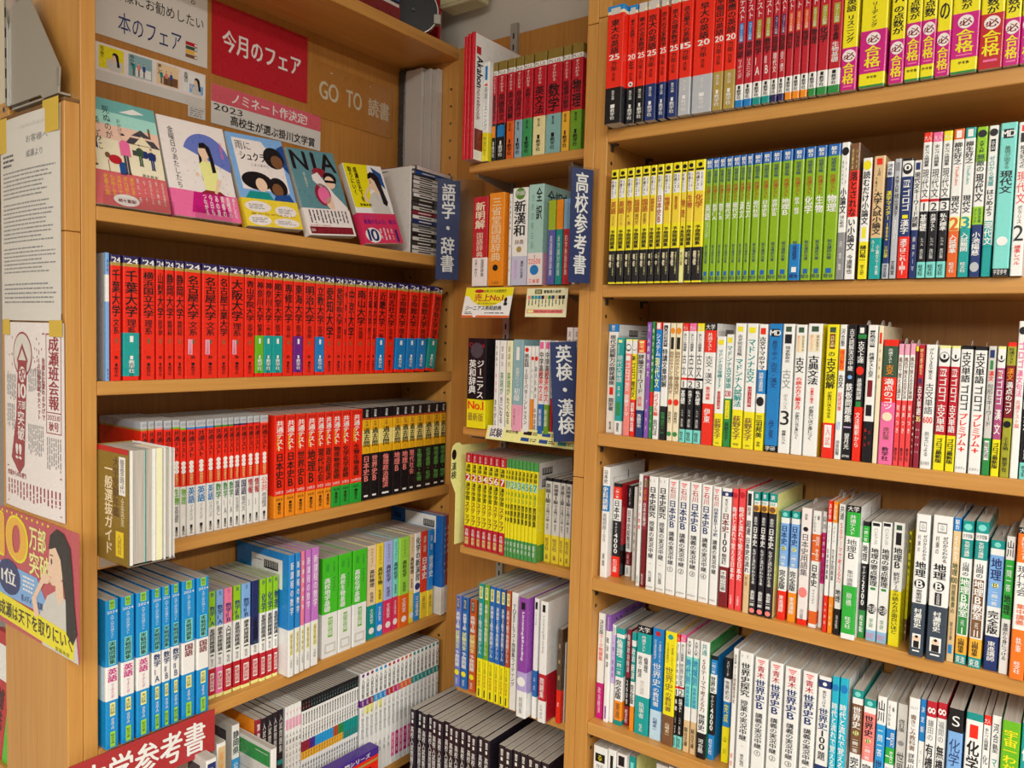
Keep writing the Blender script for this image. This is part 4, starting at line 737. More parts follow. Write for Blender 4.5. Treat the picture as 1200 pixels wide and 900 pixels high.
('L', "display bookcase's third shelf", -0.384, 'poster', 'common-test past-paper books', '''
704.7 12.9 1322 218 kyotsu q=gd|silver-topped red and white test book|公民|政経
718.3 11.8 1322 218 kyotsu q=gd|silver-topped red and white test book|日本史|探究
731.1 14.8 1322 218 kyotsu q=sa|silver-topped red and white test book|世界史|探究
747.3 15.4 1322 217 kyotsu q=gy|silver-topped red and white test book|化学|基礎
764.1 14.2 1322 217 kyotsu q=gr3|silver-topped red and white test book|生物|基礎
778.7 12.0 1322 214 kyotsu q=gr3|silver-topped red and white test book|物理|
791.7 17.1 1322 214 kyotsu q=bl|silver-topped red and white test book|英語|リーディング
809.8 20.8 1322 214 kyotsu q=bl|silver-topped red and white test book|英語|リーディング
832.0 14.9 1322 214 kyotsu q=bl|silver-topped red and white test book|英語|リスニング
848.2 15.5 1322 214 kyotsu q=gn|silver-topped red and white test book|数学|ⅡBC
864.7 11.9 1322 214 kyotsu q=gn|silver-topped red and white test book|数学|ⅠA
877.6 11.7 1322 214 kyotsu q=gn|silver-topped red and white test book|数学|ⅠA
890.4 12.2 1322 214 kyotsu q=in|silver-topped red and white test book|国語|古文漢文
903.6 14.9 1322 214 kyotsu q=in|silver-topped red and white test book|国語|現代文
919.7 13.7 1322 214 kyotsu q=cr|silver-topped red and white test book|情報|Ⅰ
934.5 13.9 1322 214 kyotsu q=cr|silver-topped red and white test book|情報|Ⅰ
949.6 18.8 1322 214 kyotsu q=sa|silver-topped red and white test book|公共|政治経済
980.4 24.8 1318 212 akak f=or|bright red test book with orange foot|日本史B
1007.7 25.1 1318 212 akak f=or|bright red test book with orange foot|日本史B
1034.3 24.3 1318 212 akak f=or|bright red test book with orange foot|世界史B
1060.1 27.2 1318 212 akak f=or|bright red test book with orange foot|地理B
1088.1 21.3 1318 212 akak f=or|bright red test book with orange foot|現代社会
1110.2 19.4 1318 212 akak f=or|bright red test book with orange foot|政治経済
1130.4 25.5 1318 212 akak f=gr4|bright red test book with green foot|物理物理基礎
1156.6 25.3 1318 212 akak f=gr4|bright red test book with green foot|化学化学基礎
1182.7 35.8 1318 212 akak f=gr4|bright red test book with green foot|生物生物基礎
1220.0 25.4 1320 213 kuro k=sa|black past-question book with orange words|日本史B
1246.2 24.7 1320 213 kuro k=sa|black past-question book with orange words|世界史B
1272.2 44.1 1320 213 kuro k=sa|thick black past-question book with orange words|倫理政治経済
1318.1 25.9 1320 213 kuro k=sa|black past-question book with orange words|地理B
1345.3 25.1 1320 213 kuro k=sa|black past-question book with orange words|地理B
1371.4 21.0 1320 213 kuro k=sa|black past-question book with orange words|現代社会
1393.3 31.0 1320 213 kuro k=lgn|black past-question book with green words|生物基礎・生物
1425.2 30.8 1320 213 kuro k=lgn|black past-question book with green words|化学基礎・化学
1457.0 26.1 1320 213 kuro k=lgn|black past-question book with green words|物理基礎・物理
1484.1 22.0 1320 213 kuro k=lgn|black past-question book with green words|地学基礎・地学
'''),
('L', "display bookcase's fourth shelf", -0.717, 'poster', 'maths, science and history workbooks on the display bookcase', '''
631.4 22.0 1298 257 jissen q=mg lc=sky|sky-blue practice set with white label|英語|リーディング
657.7 23.1 1298 257 jissen q=mg|sky-blue practice set with white label|英語|リーディング
684.0 24.6 1298 257 jissen q=mg|sky-blue practice set with white label|英語|リーディング
712.4 17.3 1298 257 jissen q=nv|sky-blue practice set with white label|数学|ⅠA
731.0 15.5 1298 257 jissen q=nv|sky-blue practice set with white label|数学|ⅡB
748.2 16.3 1298 257 jissen q=nv|sky-blue practice set with white label|数学|ⅡB
768.5 26.3 1298 257 jissen q=dr|sky-blue practice set with white label|国語|
797.2 24.3 1296 257 jissen q=dr|sky-blue practice set with white label|国語|
843.7 14.7 1332 212 seikou c=lo|lime-topped maths workbook with red foot|数学ⅠA|基礎問題精講
858.6 15.9 1330 212 seikou c=lb f=pk|maths workbook with light blue top and pink foot|数学ⅠA|標準問題精講
874.8 18.1 1328 212 seikou c=pk2|maths workbook with pink top|数学ⅡB|入門問題精講
895.3 16.7 1328 212 seikou c=lo|lime-topped maths workbook with red foot|数学ⅡB|基礎問題精講
912.5 20.5 1326 212 seikou c=lb|maths workbook with light blue top and red foot|数学ⅡB|標準問題精講
936.4 17.8 1328 212 seikou c=nv2 b=.62|maths workbook with long navy top|数学ⅠAⅡB|上級問題精講
954.5 13.7 1324 212 seikou c=lo|chemistry workbook with lime top|化学|基礎問題精講
969.8 14.6 1324 212 seikou c=lo|chemistry workbook with lime top|化学|基礎問題精講
985.7 12.3 1324 212 seikou c=lo|chemistry workbook with lime top|物理|基礎問題精講
1002.7 14.6 1296 257 hyo c=bl2 lc=blb|blue and white problem collection with barcode cover|新課程の数学
1020.7 13.0 1298 257 hyo c=bl2|slim blue and white problem collection|新課程の数学
1036.6 9.9 1300 257 hyo c=pk2|slim pink and white problem collection|新課程の数学
1050.0 14.8 1302 257 hyo c=mv2|mauve and white problem collection|新課程の数学
1067.8 19.4 1304 257 hyo c=mv2|mauve and white problem collection|新課程の数学
1105.9 44.3 1314 223 bigg|thick vivid green reference book|高校地学基礎
1151.7 38.6 1314 223 bigg|thick vivid green reference book|高校生物基礎
1193.4 42.8 1314 223 bigg|thick vivid green reference book|高校化学基礎
1243.4 27.6 1320 223 wakar c=pe f=gt|peach and teal science textbook|高校物理
1272.1 22.7 1320 223 wakar c=yl2 f=bl2|yellow and blue biology textbook|高校生物
1296.5 29.0 1320 223 wakar c=lv2 f=pk3|lavender and crimson chemistry textbook|高校化学
1328.6 16.8 1322 223 wakar c=tq f=pk3|turquoise and crimson chemistry textbook|高校化学
1345.9 34.3 1318 223 wakar c=lo2 f=og|broad lime and orange chemistry textbook|高校化学
1385.4 16.2 1322 223 wakar c=pe f=yl2|cream and yellow physics textbook|高校物理
1403.2 21.4 1322 223 x:wh.68,bl2_1|white chemistry exercise book with blue foot|.05,.55,B,bk,化学の新演習|.57,.65,C,nv,.6|.72,.95,S,wh,三省堂
1426.3 24.1 1322 223 x:rd2.7,yl2_1|red and yellow history book|.05,.25,T,wh,詳説|.3,.55,B,wh,日本史|.75,.9,T,br,研究
1450.7 20.3 1320 223 x:bl2.7,yl2_1|blue and yellow history book|.05,.25,T,wh,詳説|.3,.55,B,wh,世界史|.75,.9,T,br,研究
1478.4 17.0 1300 257 x:bl3.72,sg1 lc=blw|tall blue world history study book|.1,.4,TR,wh,詳説世界史|.45,.6,TR,wh,研究|.9,.98,TR,gy,山川
1501.3 8.6 1304 257 x:rd3.72,sg1|tall brick red history study book|.1,.4,S,wh,詳説日本史|.45,.6,T,wh,研究|.9,.98,T,gy,山川
'''),
('C', "corner rack's top shelf", 0.381, 'corner', 'entrance-skills books on the corner rack', '''
-1125.2 8.2 1315 262 x:rd4_1|thin plain red notebook|
-1116.0 8.7 1315 266 x:rd4_1|thin plain red notebook|
-1105.4 8.6 1315 268 x:rd4_1 sc=nb|red notebook with white cover|
-1096.5 16.7 1348 212 x:wh.71,yl1|white and yellow drill book|.04,.18,P,bl,.4|.22,.24,P,rd,.5|.25,.68,S,gy,英語リスニング|.75,.95,S,br,やさしく
-1079.5 12.0 1360 212 plus b=bk p=or f=bk|red skills book with black foot and orange tag|英語長文
-1065.1 22.4 1360 212 plus b=bk p=bl f=bk|red skills book with black foot and blue tag|英語長文
-1039.5 19.7 1360 212 plus f=og|red skills book with orange foot|英文読解
-1017.5 19.4 1360 212 plus f=gb|red skills book with grey-blue foot|自由英作文
-996.3 23.5 1360 212 plus f=gn2|red skills book with green foot|英語リスニング
-969.7 30.8 1360 212 plus f=cm2|red skills book with cream foot|英文法
-936.7 36.4 1360 212 plus f=lt|red skills book with pale teal foot|数学
-897.8 18.6 1360 212 plus f=yl3|red skills book with mustard foot|医歯薬の数学
-876.7 26.8 1360 212 plus f=gn3|red skills book with leaf-green foot|物理
'''),
('C', "corner rack's second shelf", 0.11, 'corner', 'dictionaries on the corner rack', '''
-1116.5 42.7 1348 195 x:cr.68,pw1 n=dictionary|crimson dictionary with pale band|.06,.36,B,cm,新明解|.40,.68,,cm,国語辞典|.7,.9,TL,bk,日本一売れて|.7,.9,TR,bk,国語辞典
-1071.0 42.1 1348 200 x:or1 n=dictionary|thick orange dictionary|.05,.74,,cm,三省堂国語辞典|.77,.84,C,bk,.35|.95,.98,H,br,三省堂
-1019.2 7.6 1352 195 x:wh1 n=dictionary|slim white dictionary|.06,.4,TB,bk,小学漢字辞典|.5,.9,T,br,新装版
-1007.6 40.6 1348 205 x:wh.7,lv3_1 n=dictionary|grey-white kanji dictionary with green cap|.0,.12,C,gn4,.75|.03,.08,H,wh,例解|.13,.5,B,bk,新漢和|.53,.58,H,br,辞典|.6,.66,C,gd,.3|.74,.93,PL,lv,.2|.75,.93,TR,bk,漢字の世界
-964.3 38.4 1346 208 x:sea.68,pw1 n=dictionary sc=sea|pale teal classics dictionary with barcode-like title|.02,.37,BR,bk,全訳|.08,.65,TL,lt2,全訳読解古語|.70,.73,S,br,決定版|.74,.79,H,rd,22500|.8,.9,C,bl,.6|.94,.98,H,rd,三省堂
-913.8 18.4 1346 172 x:lo3.35,pv1 n=dictionary|small violet and lime dictionary|.42,.9,T,wh,英語類語辞典
-893.9 16.6 1346 172 x:or.35,gt1 n=dictionary|small teal and orange dictionary|.42,.9,T,wh,反対語対照語
-876.1 16.7 1346 172 x:lb2.35,cr1 n=dictionary|small crimson and sky dictionary|.42,.9,T,wh,四字熟語辞典
-859.2 8.8 1355 180 x:sg1 n=dictionary|thin grey dictionary beside the hanging sign|.1,.4,T,bk,ことば|.6,.9,T,rd,辞典
'''),
('C', "corner rack's third shelf", -0.205, 'corner', 'English study books on the corner rack', '''
-1120.0 53.5 1346 200 x:bk.68,yl1 n=dictionary sc=bkb|thick black dictionary with yellow band|.05,.1,H,cr,Genius|.05,.22,C,gy2,.35|.24,.67,BR,wh,ジーニアス|.24,.62,BL,wh,英和辞典|.7,.79,HB,rd,No.1|.83,.92,H,br,最新版
-1045.0 11.8 1348 197 x:wh1|white phrase book with pink words|.05,.3,T,bk,大西泰斗|.35,.6,T,pk,英会話|.65,.95,S,bk,まちがえ
-1031.6 16.2 1348 197 x:wh1|white phrase book with green words|.05,.3,T,br,会話の|.35,.6,S,gn,英語が|.62,.92,S,bk,きになる
-1013.1 16.4 1348 197 x:ly2_1|cream phrase book|.05,.3,T,br,会話の|.35,.6,S,gn,英語が|.62,.92,S,bk,たくなる
-995.6 27.1 1348 200 x:sea2.7,pk4_1|sea-grey phrase book with pink foot|.08,.22,P,wh,.3|.3,.5,S,wh,英語のハノン|.52,.66,S,wh,初級|.74,.92,TL,br,口で覚える
-967.0 16.6 1348 187 x:wh1|white conversation book with red disc|.02,.07,C,rd,.6|.09,.24,B,bk,英会話|.26,.9,S,bk,1日1パターンレッスン
-950.1 8.0 1352 187 x:wh.6,or1|orange and white phrase book|.08,.2,C,rd,.9|.25,.55,T,bk,決まり文句
-941.4 9.6 1352 187 x:wh1|white sentence book with red disc|.08,.2,C,rd,.9|.22,.6,S,bk,話すための|.7,.95,S,bk,中学英語
-927.7 14.0 1348 200 x:wh.67,bl4_1|white writing-drill book with blue foot|.02,.09,P,pk,.7|.12,.4,B,bk,中学高校|.3,.64,B,rd,の英文法|.72,.9,S,wh,新装版
-912.9 13.2 1348 200 x:wh.67,gn3_1|white writing-drill book with green foot|.02,.09,P,pk,.7|.12,.4,B,bk,中学高校|.3,.64,B,rd,の英作文|.72,.9,S,wh,新装版
-899.4 7.0 1352 200 x:sg.6,cr1|grey phrase book with crimson foot|.1,.3,S,bk,英語|.35,.6,S,bl,で話す
-891.7 9.6 1352 200 x:wh.5,tl1|white phrase book with teal foot|.1,.3,S,bk,英語|.35,.48,S,bl,表現
-876.3 15.3 1372 228 x:pw1|tall pale book behind the hanging sign|.03,.3,T,br,英検対策
-859.7 16.1 1372 228 x:pw1|tall pale book behind the hanging sign|.03,.3,T,br,英検対策
'''),
('C', "corner rack's fourth shelf", -0.478, 'corner', 'kanji-test workbooks on the corner rack', '''
-1122.2 18.5 1350 214 kanken n=2|yellow kanji step workbook with red ends|2
-1102.5 14.5 1350 214 kanken n=2|yellow kanji step workbook with red ends|準
-1086.7 14.4 1350 214 kanken n=3|yellow kanji step workbook with red ends|3
-1071.1 14.6 1350 214 kanken n=4|yellow kanji step workbook with red ends|4
-1055.3 14.1 1350 214 kanken n=5|yellow kanji step workbook with red ends|5
-1040.0 15.1 1350 214 kanken n=6|yellow kanji step workbook with red ends|6
-1022.1 16.1 1348 214 kanken n=7|yellow kanji step workbook with red ends|7
-1004.9 5.8 1348 214 kakomon n=1|slim yellow and green kanji test book|1
-998.2 6.2 1348 214 kakomon n=準|slim yellow and green kanji test book|準
-991.3 8.9 1348 214 kakomon n=2|slim yellow and green kanji test book|2
-981.6 8.8 1348 214 kakomon n=準|slim yellow and green kanji test book|準
-972.1 9.1 1348 214 kakomon n=3|slim yellow and green kanji test book|3
-962.2 9.4 1348 214 kakomon n=4|slim yellow and green kanji test book|4
-952.0 8.6 1348 214 kakomon n=5|slim yellow and green kanji test book|5
-942.6 9.3 1348 214 kakomon n=6|slim yellow and green kanji test book|6
-932.6 11.4 1348 214 kakomon n=7 sc=kk|slim yellow and green kanji test book|7
-917.8 16.9 1372 182 eik|grey and yellow one-word test book|英検1級
-899.4 19.5 1372 182 eik|grey and yellow one-word test book|英検準1級
-878.8 11.8 1372 182 eik|grey and yellow one-word test book|英検2級
-865.6 14.1 1372 182 eik|grey and yellow one-word test book|英検準2級
'''),
('C', "corner rack's fifth shelf", -0.8, 'corner', 'English-test workbooks on the corner rack', '''
-1127.5 15.4 1335 212 eiken c=pv2|periwinkle test workbook with black tag|英検2級|二次
-1109.0 18.2 1335 212 eiken c=bl4|blue test workbook with black tag|英検準2級|二次
-1086.3 19.4 1335 212 eiken c=og3|rust orange test workbook with black tag|英検3級|二次
-1054.8 15.6 1325 257 yoso c=gt|teal over yellow rehearsal workbook|英検準1級
-1038.2 13.5 1325 257 yoso c=gn5|leaf green over yellow rehearsal workbook|英検2級
-1023.3 15.7 1325 257 yoso c=bl4|blue over yellow rehearsal workbook|英検準2級
-1006.6 13.7 1325 257 yoso c=bl4|blue over yellow rehearsal workbook|英検準2級
-992.0 12.6 1325 257 yoso c=nv3|dark blue over yellow rehearsal workbook|英検3級
-978.0 12.0 1325 257 yoso c=rs|rust over yellow rehearsal workbook|英検4級
-963.8 16.7 1325 257 x:wh1|tall white test practice book|.1,.8,S,bk,TOEFLテスト問題集ライティング
-934.1 24.3 1310 257 x:pu2.62,lv4.78,wh1 sc=vio2|thick purple listening test book|.04,.1,P,bk,.4|.12,.55,TB,wh,Listening&Reading|.66,.74,C,wh,.5|.83,.97,T,gy,問題集
-904.9 12.0 1325 257 x:wh.6,bl4.82,wh1|slim white and blue test book|.03,.09,P,bk,.5|.12,.55,T,gy,Listening|.64,.78,T,wh,公式
-885.9 18.7 1320 257 x:wh.6,cr.82,wh1 sc=wr|white and red listening test book|.03,.09,P,bk,.4|.12,.55,T,gy,Listening&Reading|.63,.8,S,wh,問題集|.85,.97,T,gy,公式
-854.3 12.6 1340 200 x:br2.65,rd1|small brown and red wordbook|.1,.6,T,tn,英単語|.7,.9,T,wh,金
-841.5 3.3 1350 170 x:sg1|small grey wordbook in shadow|.2,.8,T,bk,英単語
'''),
]
# ================================================================ the room shell and the bookcases
def zz(z): return z+ZC
mb = MB(); mb.box(-3.2, 3.2, -5.5, 1.62, -.05, 0, 'carpet'); structure('floor', mb)
mb = MB(); mb.box(-3.2, 3.2, -5.5, 1.62, zz(1.26), zz(1.31), 'ceil'); structure('ceiling', mb)
mb = MB(); mb.box(-3.2, 3.2, 1.545, 1.62, 0, zz(1.26), 'wallpaper'); structure('wall_back', mb)
mb = MB(); mb.box(-3.2, -2.35, -5.5, 1.545, 0, zz(1.26), 'wallpaper'); structure('wall_left', mb)
T = .0235
def board(name, parent, x0, x1, y0, y1, z0, z1, code, bev=.0012):
    m = MB(); m.box(x0, x1, y0, y1, zz(z0), zz(z1), code, bev); return build(name, m, parent)
def pins(parent, axis, plane, sgn, uv, zs):
    m = MB()
    for u in uv:
        for z in zs:
            if axis == 'x': m.cyl((plane, u, zz(z)), (plane+sgn*.0004, u, zz(z)), .0036, 'darkhole', 8); m.cyl((plane, u, zz(z)-.0008), (plane+sgn*.0007, u, zz(z)-.0008), .0017, 'steel', 6)
            else: m.cyl((u, plane, zz(z)), (u, plane+sgn*.0004, zz(z)), .0036, 'darkhole', 8); m.cyl((u, plane, zz(z)-.0008), (u, plane+sgn*.0007, zz(z)-.0008), .0017, 'steel', 6)
    return build('pin_holes', m, parent)
# ---- wide bookcase
rb = thing('bookcase', 'wide beech bookcase full of red, yellow, green and white study books', 'bookcase', (-.18, 1.4, 0), group='bookcases round the corner')
def at0(o, par): o.location = (-par.location.x, -par.location.y, -par.location.z); return o
def rboard(n, *a): return at0(board(n, rb, *a), rb)
XL, XR = -.7812, .42
sp = rboard('side_panel', XL, XL+.0275, 1.30, 1.504, -1.5, .603, 'wood_z'); rboard('side_panel', XL, XL+.0275, 1.30, 1.504, .6045, .95, 'wood_z')
rboard('side_panel', XR-.0275, XR, 1.30, 1.504, -1.5, .95, 'wood_z')
rboard('back_panel', XL+.0275, XR-.0275, 1.499, 1.504, -1.5, .95, 'back_z', 0)
RZ = [.394, .104, -.18, -.463, -.751, -1.039, -1.34]
for z in RZ: rboard('shelf', XL+.0278, XR-.0278, 1.30, 1.4985, z-T, z, 'wood_x')
rboard('top_board', XL+.0278, XR-.0278, 1.30, 1.4985, .90, .924, 'wood_x')
(pins(sp, 'x', XL+.0275, 1, (1.318, 1.462), [z-T-.036 for z in RZ[:-1]]))
for z in RZ:
    for y in (1.318, 1.462):
        m = MB(); m.box(XL+.0276, XL+.040, y-.005, y+.005, zz(z-T-.0035), zz(z-T-.0003), 'darkmetal'); m.box(XL+.0276, XL+.0295, y-.005, y+.005, zz(z-T-.014), zz(z-T-.0035), 'darkmetal'); build('shelf_support', m, sp)
# ---- display bookcase
lb = thing('bookcase', 'beech display bookcase beside the posters, with face-out novels over red books', 'bookcase', (-1.4, 1.07, 0), group='bookcases round the corner')
def lboard(n, *a): return at0(board(n, lb, *a), lb)
lp1 = lboard('side_panel', -1.496, -1.31, .601, .6248, -1.5, .95, 'wood_z')
lp2 = lboard('side_panel', -1.496, -1.31, 1.512, 1.5355, -1.5, .7145, 'wood_z')
lboard('back_panel', -1.492, -1.486, .625, 1.512, -1.5, .95, 'back_z', 0)
LZ = [.194, -.092, -.384, -.717, -1.044]
for z in LZ: lboard('shelf', -1.4855, -1.31, .6252, 1.5118, z-T, z, 'wood_y')
lboard('shelf', -1.4855, -1.31, .6252, 1.5115, .688, .7145, 'wood_y')
lboard('plinth', -1.31, -1.14, .6252, 1.24, -1.5, -1.0446, 'wood_y')
pins(lp2, 'y', 1.512, -1, (-1.333, -1.462), [-1.0+.0426*k for k in range(39) if all(abs(-1.0+.0426*k-(z-.012)) > .02 for z in LZ)])
pins(lp1, 'y', .6248, 1, (-1.333, -1.462), [-1.0+.0426*k for k in range(39)])
# ---- corner rack: a board on the wall, slotted uprights, brackets and free-ended shelves
cb_ = thing('shelf_rack', 'narrow corner rack of shelves on slotted uprights between the two bookcases', 'shelf rack', (-1.03, 1.45, 0))
def cboard(n, *a): return at0(board(n, cb_, *a), cb_)
cboard('back_panel', -1.298, -.805, 1.499, 1.513, -1.138, .708, 'back_z', .0008)
cboard('side_panel', -.8052, -.7817, 1.30, 1.513, -1.5, -.271, 'wood_z'); cboard('side_panel', -.8052, -.7817, 1.30, 1.513, -.2698, .595, 'wood_z'); cboard('side_panel', -.8052, -.7817, 1.30, 1.513, .5962, .95, 'wood_z')
CZ = [.381, .110, -.205, -.478, -.80]
for z in CZ:
    s = cboard('shelf', -1.136, -.8056, 1.352, 1.4945, z-.0195, z, 'wood_x', .003)
m = MB(); 
for x in (-1.124, -.875):
    m.box(x-.0095, x+.0095, 1.4895, 1.4988, zz(-1.137), zz(.73), 'greymetal')
    for k in range(70): m.box(x-.0022, x+.0022, 1.4893, 1.4896, zz(-1.1+.026*k), zz(-1.1+.026*k)+.013, 'darkhole')
at0(build('slotted_upright', m, cb_), cb_)
for z in CZ:
    for x in (-1.124, -.875):
        m = MB(); y0, y1 = 1.37, 1.4893; a, b = zz(z-.0198), zz(z-.045)
        v = [(x-.0015, y0, a), (x-.0015, y0, a-.006), (x-.0015, y1, b), (x-.0015, y1, a)]
        v += [(x+.0015, q[1], q[2]) for q in v]
        m.add(v, [(0, 1, 2, 3), (7, 6, 5, 4), (0, 4, 5, 1), (1, 5, 6, 2), (3, 2, 6, 7), (0, 3, 7, 4)], 'greymetal')
        at0(build('bracket', m, cb_), cb_)
cabinet = thing('base_cabinet', 'low wooden base under the black workbooks in the corner', 'cabinet', (-1.03, 1.4, 0))
m = MB(); m.box(-1.2815, -.8056, 1.27, 1.4985, 0, zz(-1.139), 'wood_x', .0015); at0(build('cabinet_body', m, cabinet), cabinet)
m = MB(); m.box(-1.275, -.812, 1.262, 1.2698, .08, zz(-1.16), 'wood_x', .0015); at0(build('door', m, cabinet), cabinet)
# ---- end panel with the notices, and the neighbouring fixture above it
ep = thing('end_panel', 'low beech end panel carrying three taped notices', 'panel', (-1.43, .588, 0))
def eb(n, *a): return at0(board(n, ep, *a), ep)
eb('panel_board', -1.552, -1.31, .576, .6004, -1.5, .1475, 'wood_z'); eb('panel_board', -1.552, -1.31, .576, .6004, .1485, .35, 'wood_z')
eb('cap_strip', -1.552, -1.3125, .5775, .6004, .3502, .3565, 'grime', .0008)  # dark strip modelled in for the shadow of the shelf above
fx = thing('metal_shelf', 'grey steel shelf bracket standing over the low end panel', 'shelf bracket', (-1.44, .59, zz(.37)))
m = MB(); P_ = [(-1.520, .373), (-1.402, .373), (-1.392, .366), (-1.338, .366), (-1.334, .405), (-1.447, .5445), (-1.507, .537), (-1.520, .50)]
v = [(x, .5795, zz(z)) for x, z in P_]+[(x, .5825, zz(z)) for x, z in P_]; n = len(P_)
m.add(v, [tuple(range(n)), tuple(range(2*n-1, n-1, -1))]+[((i+1) % n, i, n+i, n+(i+1) % n) for i in range(n)], 'greymetal')
at0(build('bracket_plate', m, fx), fx)
m = MB(); m.box(-1.52, -1.34, .583, .6, zz(.366), zz(.3695), 'greymetal'); m.box(-1.3415, -1.3335, .5788, .5795, zz(.378), zz(.405), 'steel'); at0(build('shelf_lip', m, fx), fx)
m = MB(); m.box(-1.529, -1.5205, .576, .6, zz(.372), zz(.95), 'steel')
for k in range(15): m.box(-1.5268, -1.5228, .5756, .5761, zz(.386+.034*k), zz(.386+.034*k)+.016, 'darkhole')
at0(build('slotted_upright', m, fx), fx)
wp = thing('slot_wall', 'cream display wall panel with a screwed wooden batten', 'wall panel', (-1.75, .59, zz(.6)))
m = MB(); m.box(-2.3, -1.530, .585, .6, zz(.384), zz(.95), 'cream_panel', .001); at0(build('panel_board', m, wp), wp)
m = MB(); m.box(-2.3, -1.530, .582, .6, zz(.3572), zz(.3838), 'wood_x', .001); at0(build('batten', m, wp), wp)
m = MB(); m.cyl((-1.548, .5822, zz(.371)), (-1.548, .5806, zz(.371)), .0052, 'steel', 14); m.box(-1.5515, -1.5445, .5801, .5806, zz(.3704), zz(.3716), 'darkhole'); m.box(-1.5486, -1.5474, .5801, .5806, zz(.3675), zz(.3745), 'darkhole'); at0(build('screw', m, wp), wp)
# magazines on the floor rack beyond the panel's far edge
for k, (c, x, h) in enumerate((('gr5', -1.63, .20), ('cr', -1.72, .24), ('wh', -1.82, .22))):
    m = MB(); m.box(-.045, .045, 0, .012, 0, h, c, .001); m.rect(-.035, .035, h*.62, h*.9, -.0003, 'wh'); m.vtext('雑誌', .015, h*.2, h*.55, .03, -.0004, 'bk', 1)
    o = build('magazine', m, None, (x, .612, zz(-.86)), (R(-6), 0, 0)); p = MB(); p.box(-.044, .044, .0121, .0160, .0005, h-.001, 'pages'); build('page_block', p, o)
    tag(o, ('green magazine on the low rack beyond the end panel', 'red magazine on the low rack beyond the end panel', 'white magazine on the low rack beyond the end panel')[k], 'magazine', 'magazines beyond the end panel')
rk = thing('magazine_rack', 'low wooden magazine rack beyond the end panel', 'rack', (-1.9, .7, 0)); m = MB(); m.box(-2.3, -1.56, .604, .70, 0, zz(-.8605), 'wood_x', .002); at0(build('rack_body', m, rk), rk)

# ================================================================ flat notices
def sheet(name, label, cat, w, h, loc, rz, base, draw, group=None, tilt=0, lean=0, curl=0, th=.0006):
    """a real sheet: thickness, printed front; origin at its lower middle, front towards local -y"""
    m = MB()
    if curl:
        n = 14; pts = [(-w/2+w*k/n, -curl*(1-abs(2*k/n-1)**2)) for k in range(n+1)]
        v = []
        for x, y in pts: v += [(x, y, 0), (x, y, h), (x, y+th, 0), (x, y+th, h)]
        f = []
        for k in range(n):
            a = 4*k; b = a+4; f += [(a, b, b+1, a+1), (a+2, a+3, b+3, b+2), (a+1, b+1, b+3, a+3), (a, a+2, b+2, b)]
        m.add(v, f, base)
    else: m.box(-w/2, w/2, 0, th, 0, h, base)
    q = MB(); draw(q, w, h)
    def bend(x, y): return y-(curl*(1-abs(2*x/w)**2) if curl else 0)
    q.v = [(max(-w/2, min(w/2, x)), y, max(.0002, min(h-.0002, z))) for x, y, z in q.v]      # print stops at the sheet's edge
    if curl: q.v = [(x, bend(x, y), z) for x, y, z in q.v]
    o0 = len(m.v); m.v += q.v
    for f, mi in zip(q.f, q.m): m.f.append(tuple(k+o0 for k in f)); m.m.append(m.mi(q.mats[mi]))
    o = build(name, m, None, loc, (tilt, lean, rz)); tag(o, label, cat, group); return o
def lines(q, x0, x1, z0, z1, n, col, y=-.0003, k=.45, vert=False, jag=.25):
    """a block of small print, drawn as broken lines"""
    for i in range(n):
        a = (x1-x0)/n if vert else (z1-z0)/n
        p = 0.0
        L_ = (z1-z0) if vert else (x1-x0)
        e = L_*(1-random.random()*jag)
        while p < e-.002:
            s = min(random.uniform(.004, .016), e-p)
            if vert: q.rect(x1-a*(i+.5)-a*k/2, x1-a*(i+.5)+a*k/2, z1-p-s, z1-p, y, col)
            else: q.rect(x0+p, x0+p+s, z1-a*(i+.5)-a*k/2, z1-a*(i+.5)+a*k/2, y, col)
            p += s+random.uniform(.0012, .003)
def girl(q, cx, cz, s, y, coat='sg', flip=1, shade='gy'):
    """a plain drawn figure in profile: long dark hair, pale blouse"""
    f = flip
    q.poly([(cx+f*s*a, cz+s*b) for a, b in ((-.34, -.9), (-.40, -.45), (-.22, -.22), (-.05, -.14), (.16, -.18), (.34, -.36), (.42, -.9))], y, coat)
    q.poly([(cx+f*s*a, cz+s*b) for a, b in ((-.05, -.16), (-.04, -.02), (.10, -.02), (.12, -.18), (.03, -.26))], y-.0001, 'skn')
    q.poly([(cx+f*s*a, cz+s*b) for a, b in ((-.17, .22), (-.19, .10), (-.235, .04), (-.185, .01), (-.20, -.03), (-.165, -.06), (-.12, -.10), (.02, -.08), (.14, .05), (.12, .3), (-.02, .36), (-.13, .33))], y-.0002, 'skn')
    q.poly([(cx+f*s*a, cz+s*b) for a, b in ((-.19, .24), (-.15, .38), (-.02, .46), (.13, .44), (.26, .32), (.30, .08), (.33, -.2), (.38, -.46), (.30, -.58), (.17, -.5), (.16, -.2), (.10, .02), (.06, .18), (-.04, .28), (-.13, .25))], y-.0003, 'bk')
    q.disc(cx-f*s*.125, cz+s*.13, s*.016, s*.03, y-.0003, 'bk', 10); q.rect(cx-f*s*.16, cx-f*s*.09, cz+s*.185, cz+s*.195, y-.0003, 'bk')
    q.poly([(cx+f*s*a, cz+s*b) for a, b in ((-.185, -.028), (-.13, -.035), (-.135, -.022))], y-.0003, 'sa')
    q.poly([(cx+f*s*a, cz+s*b) for a, b in ((-.40, -.45), (-.46, -.30), (-.30, -.12), (-.20, -.10), (-.16, -.04), (-.24, .0), (-.32, -.04), (-.42, -.16), (-.56, -.32), (-.5, -.5))], y-.0003, 'skn')
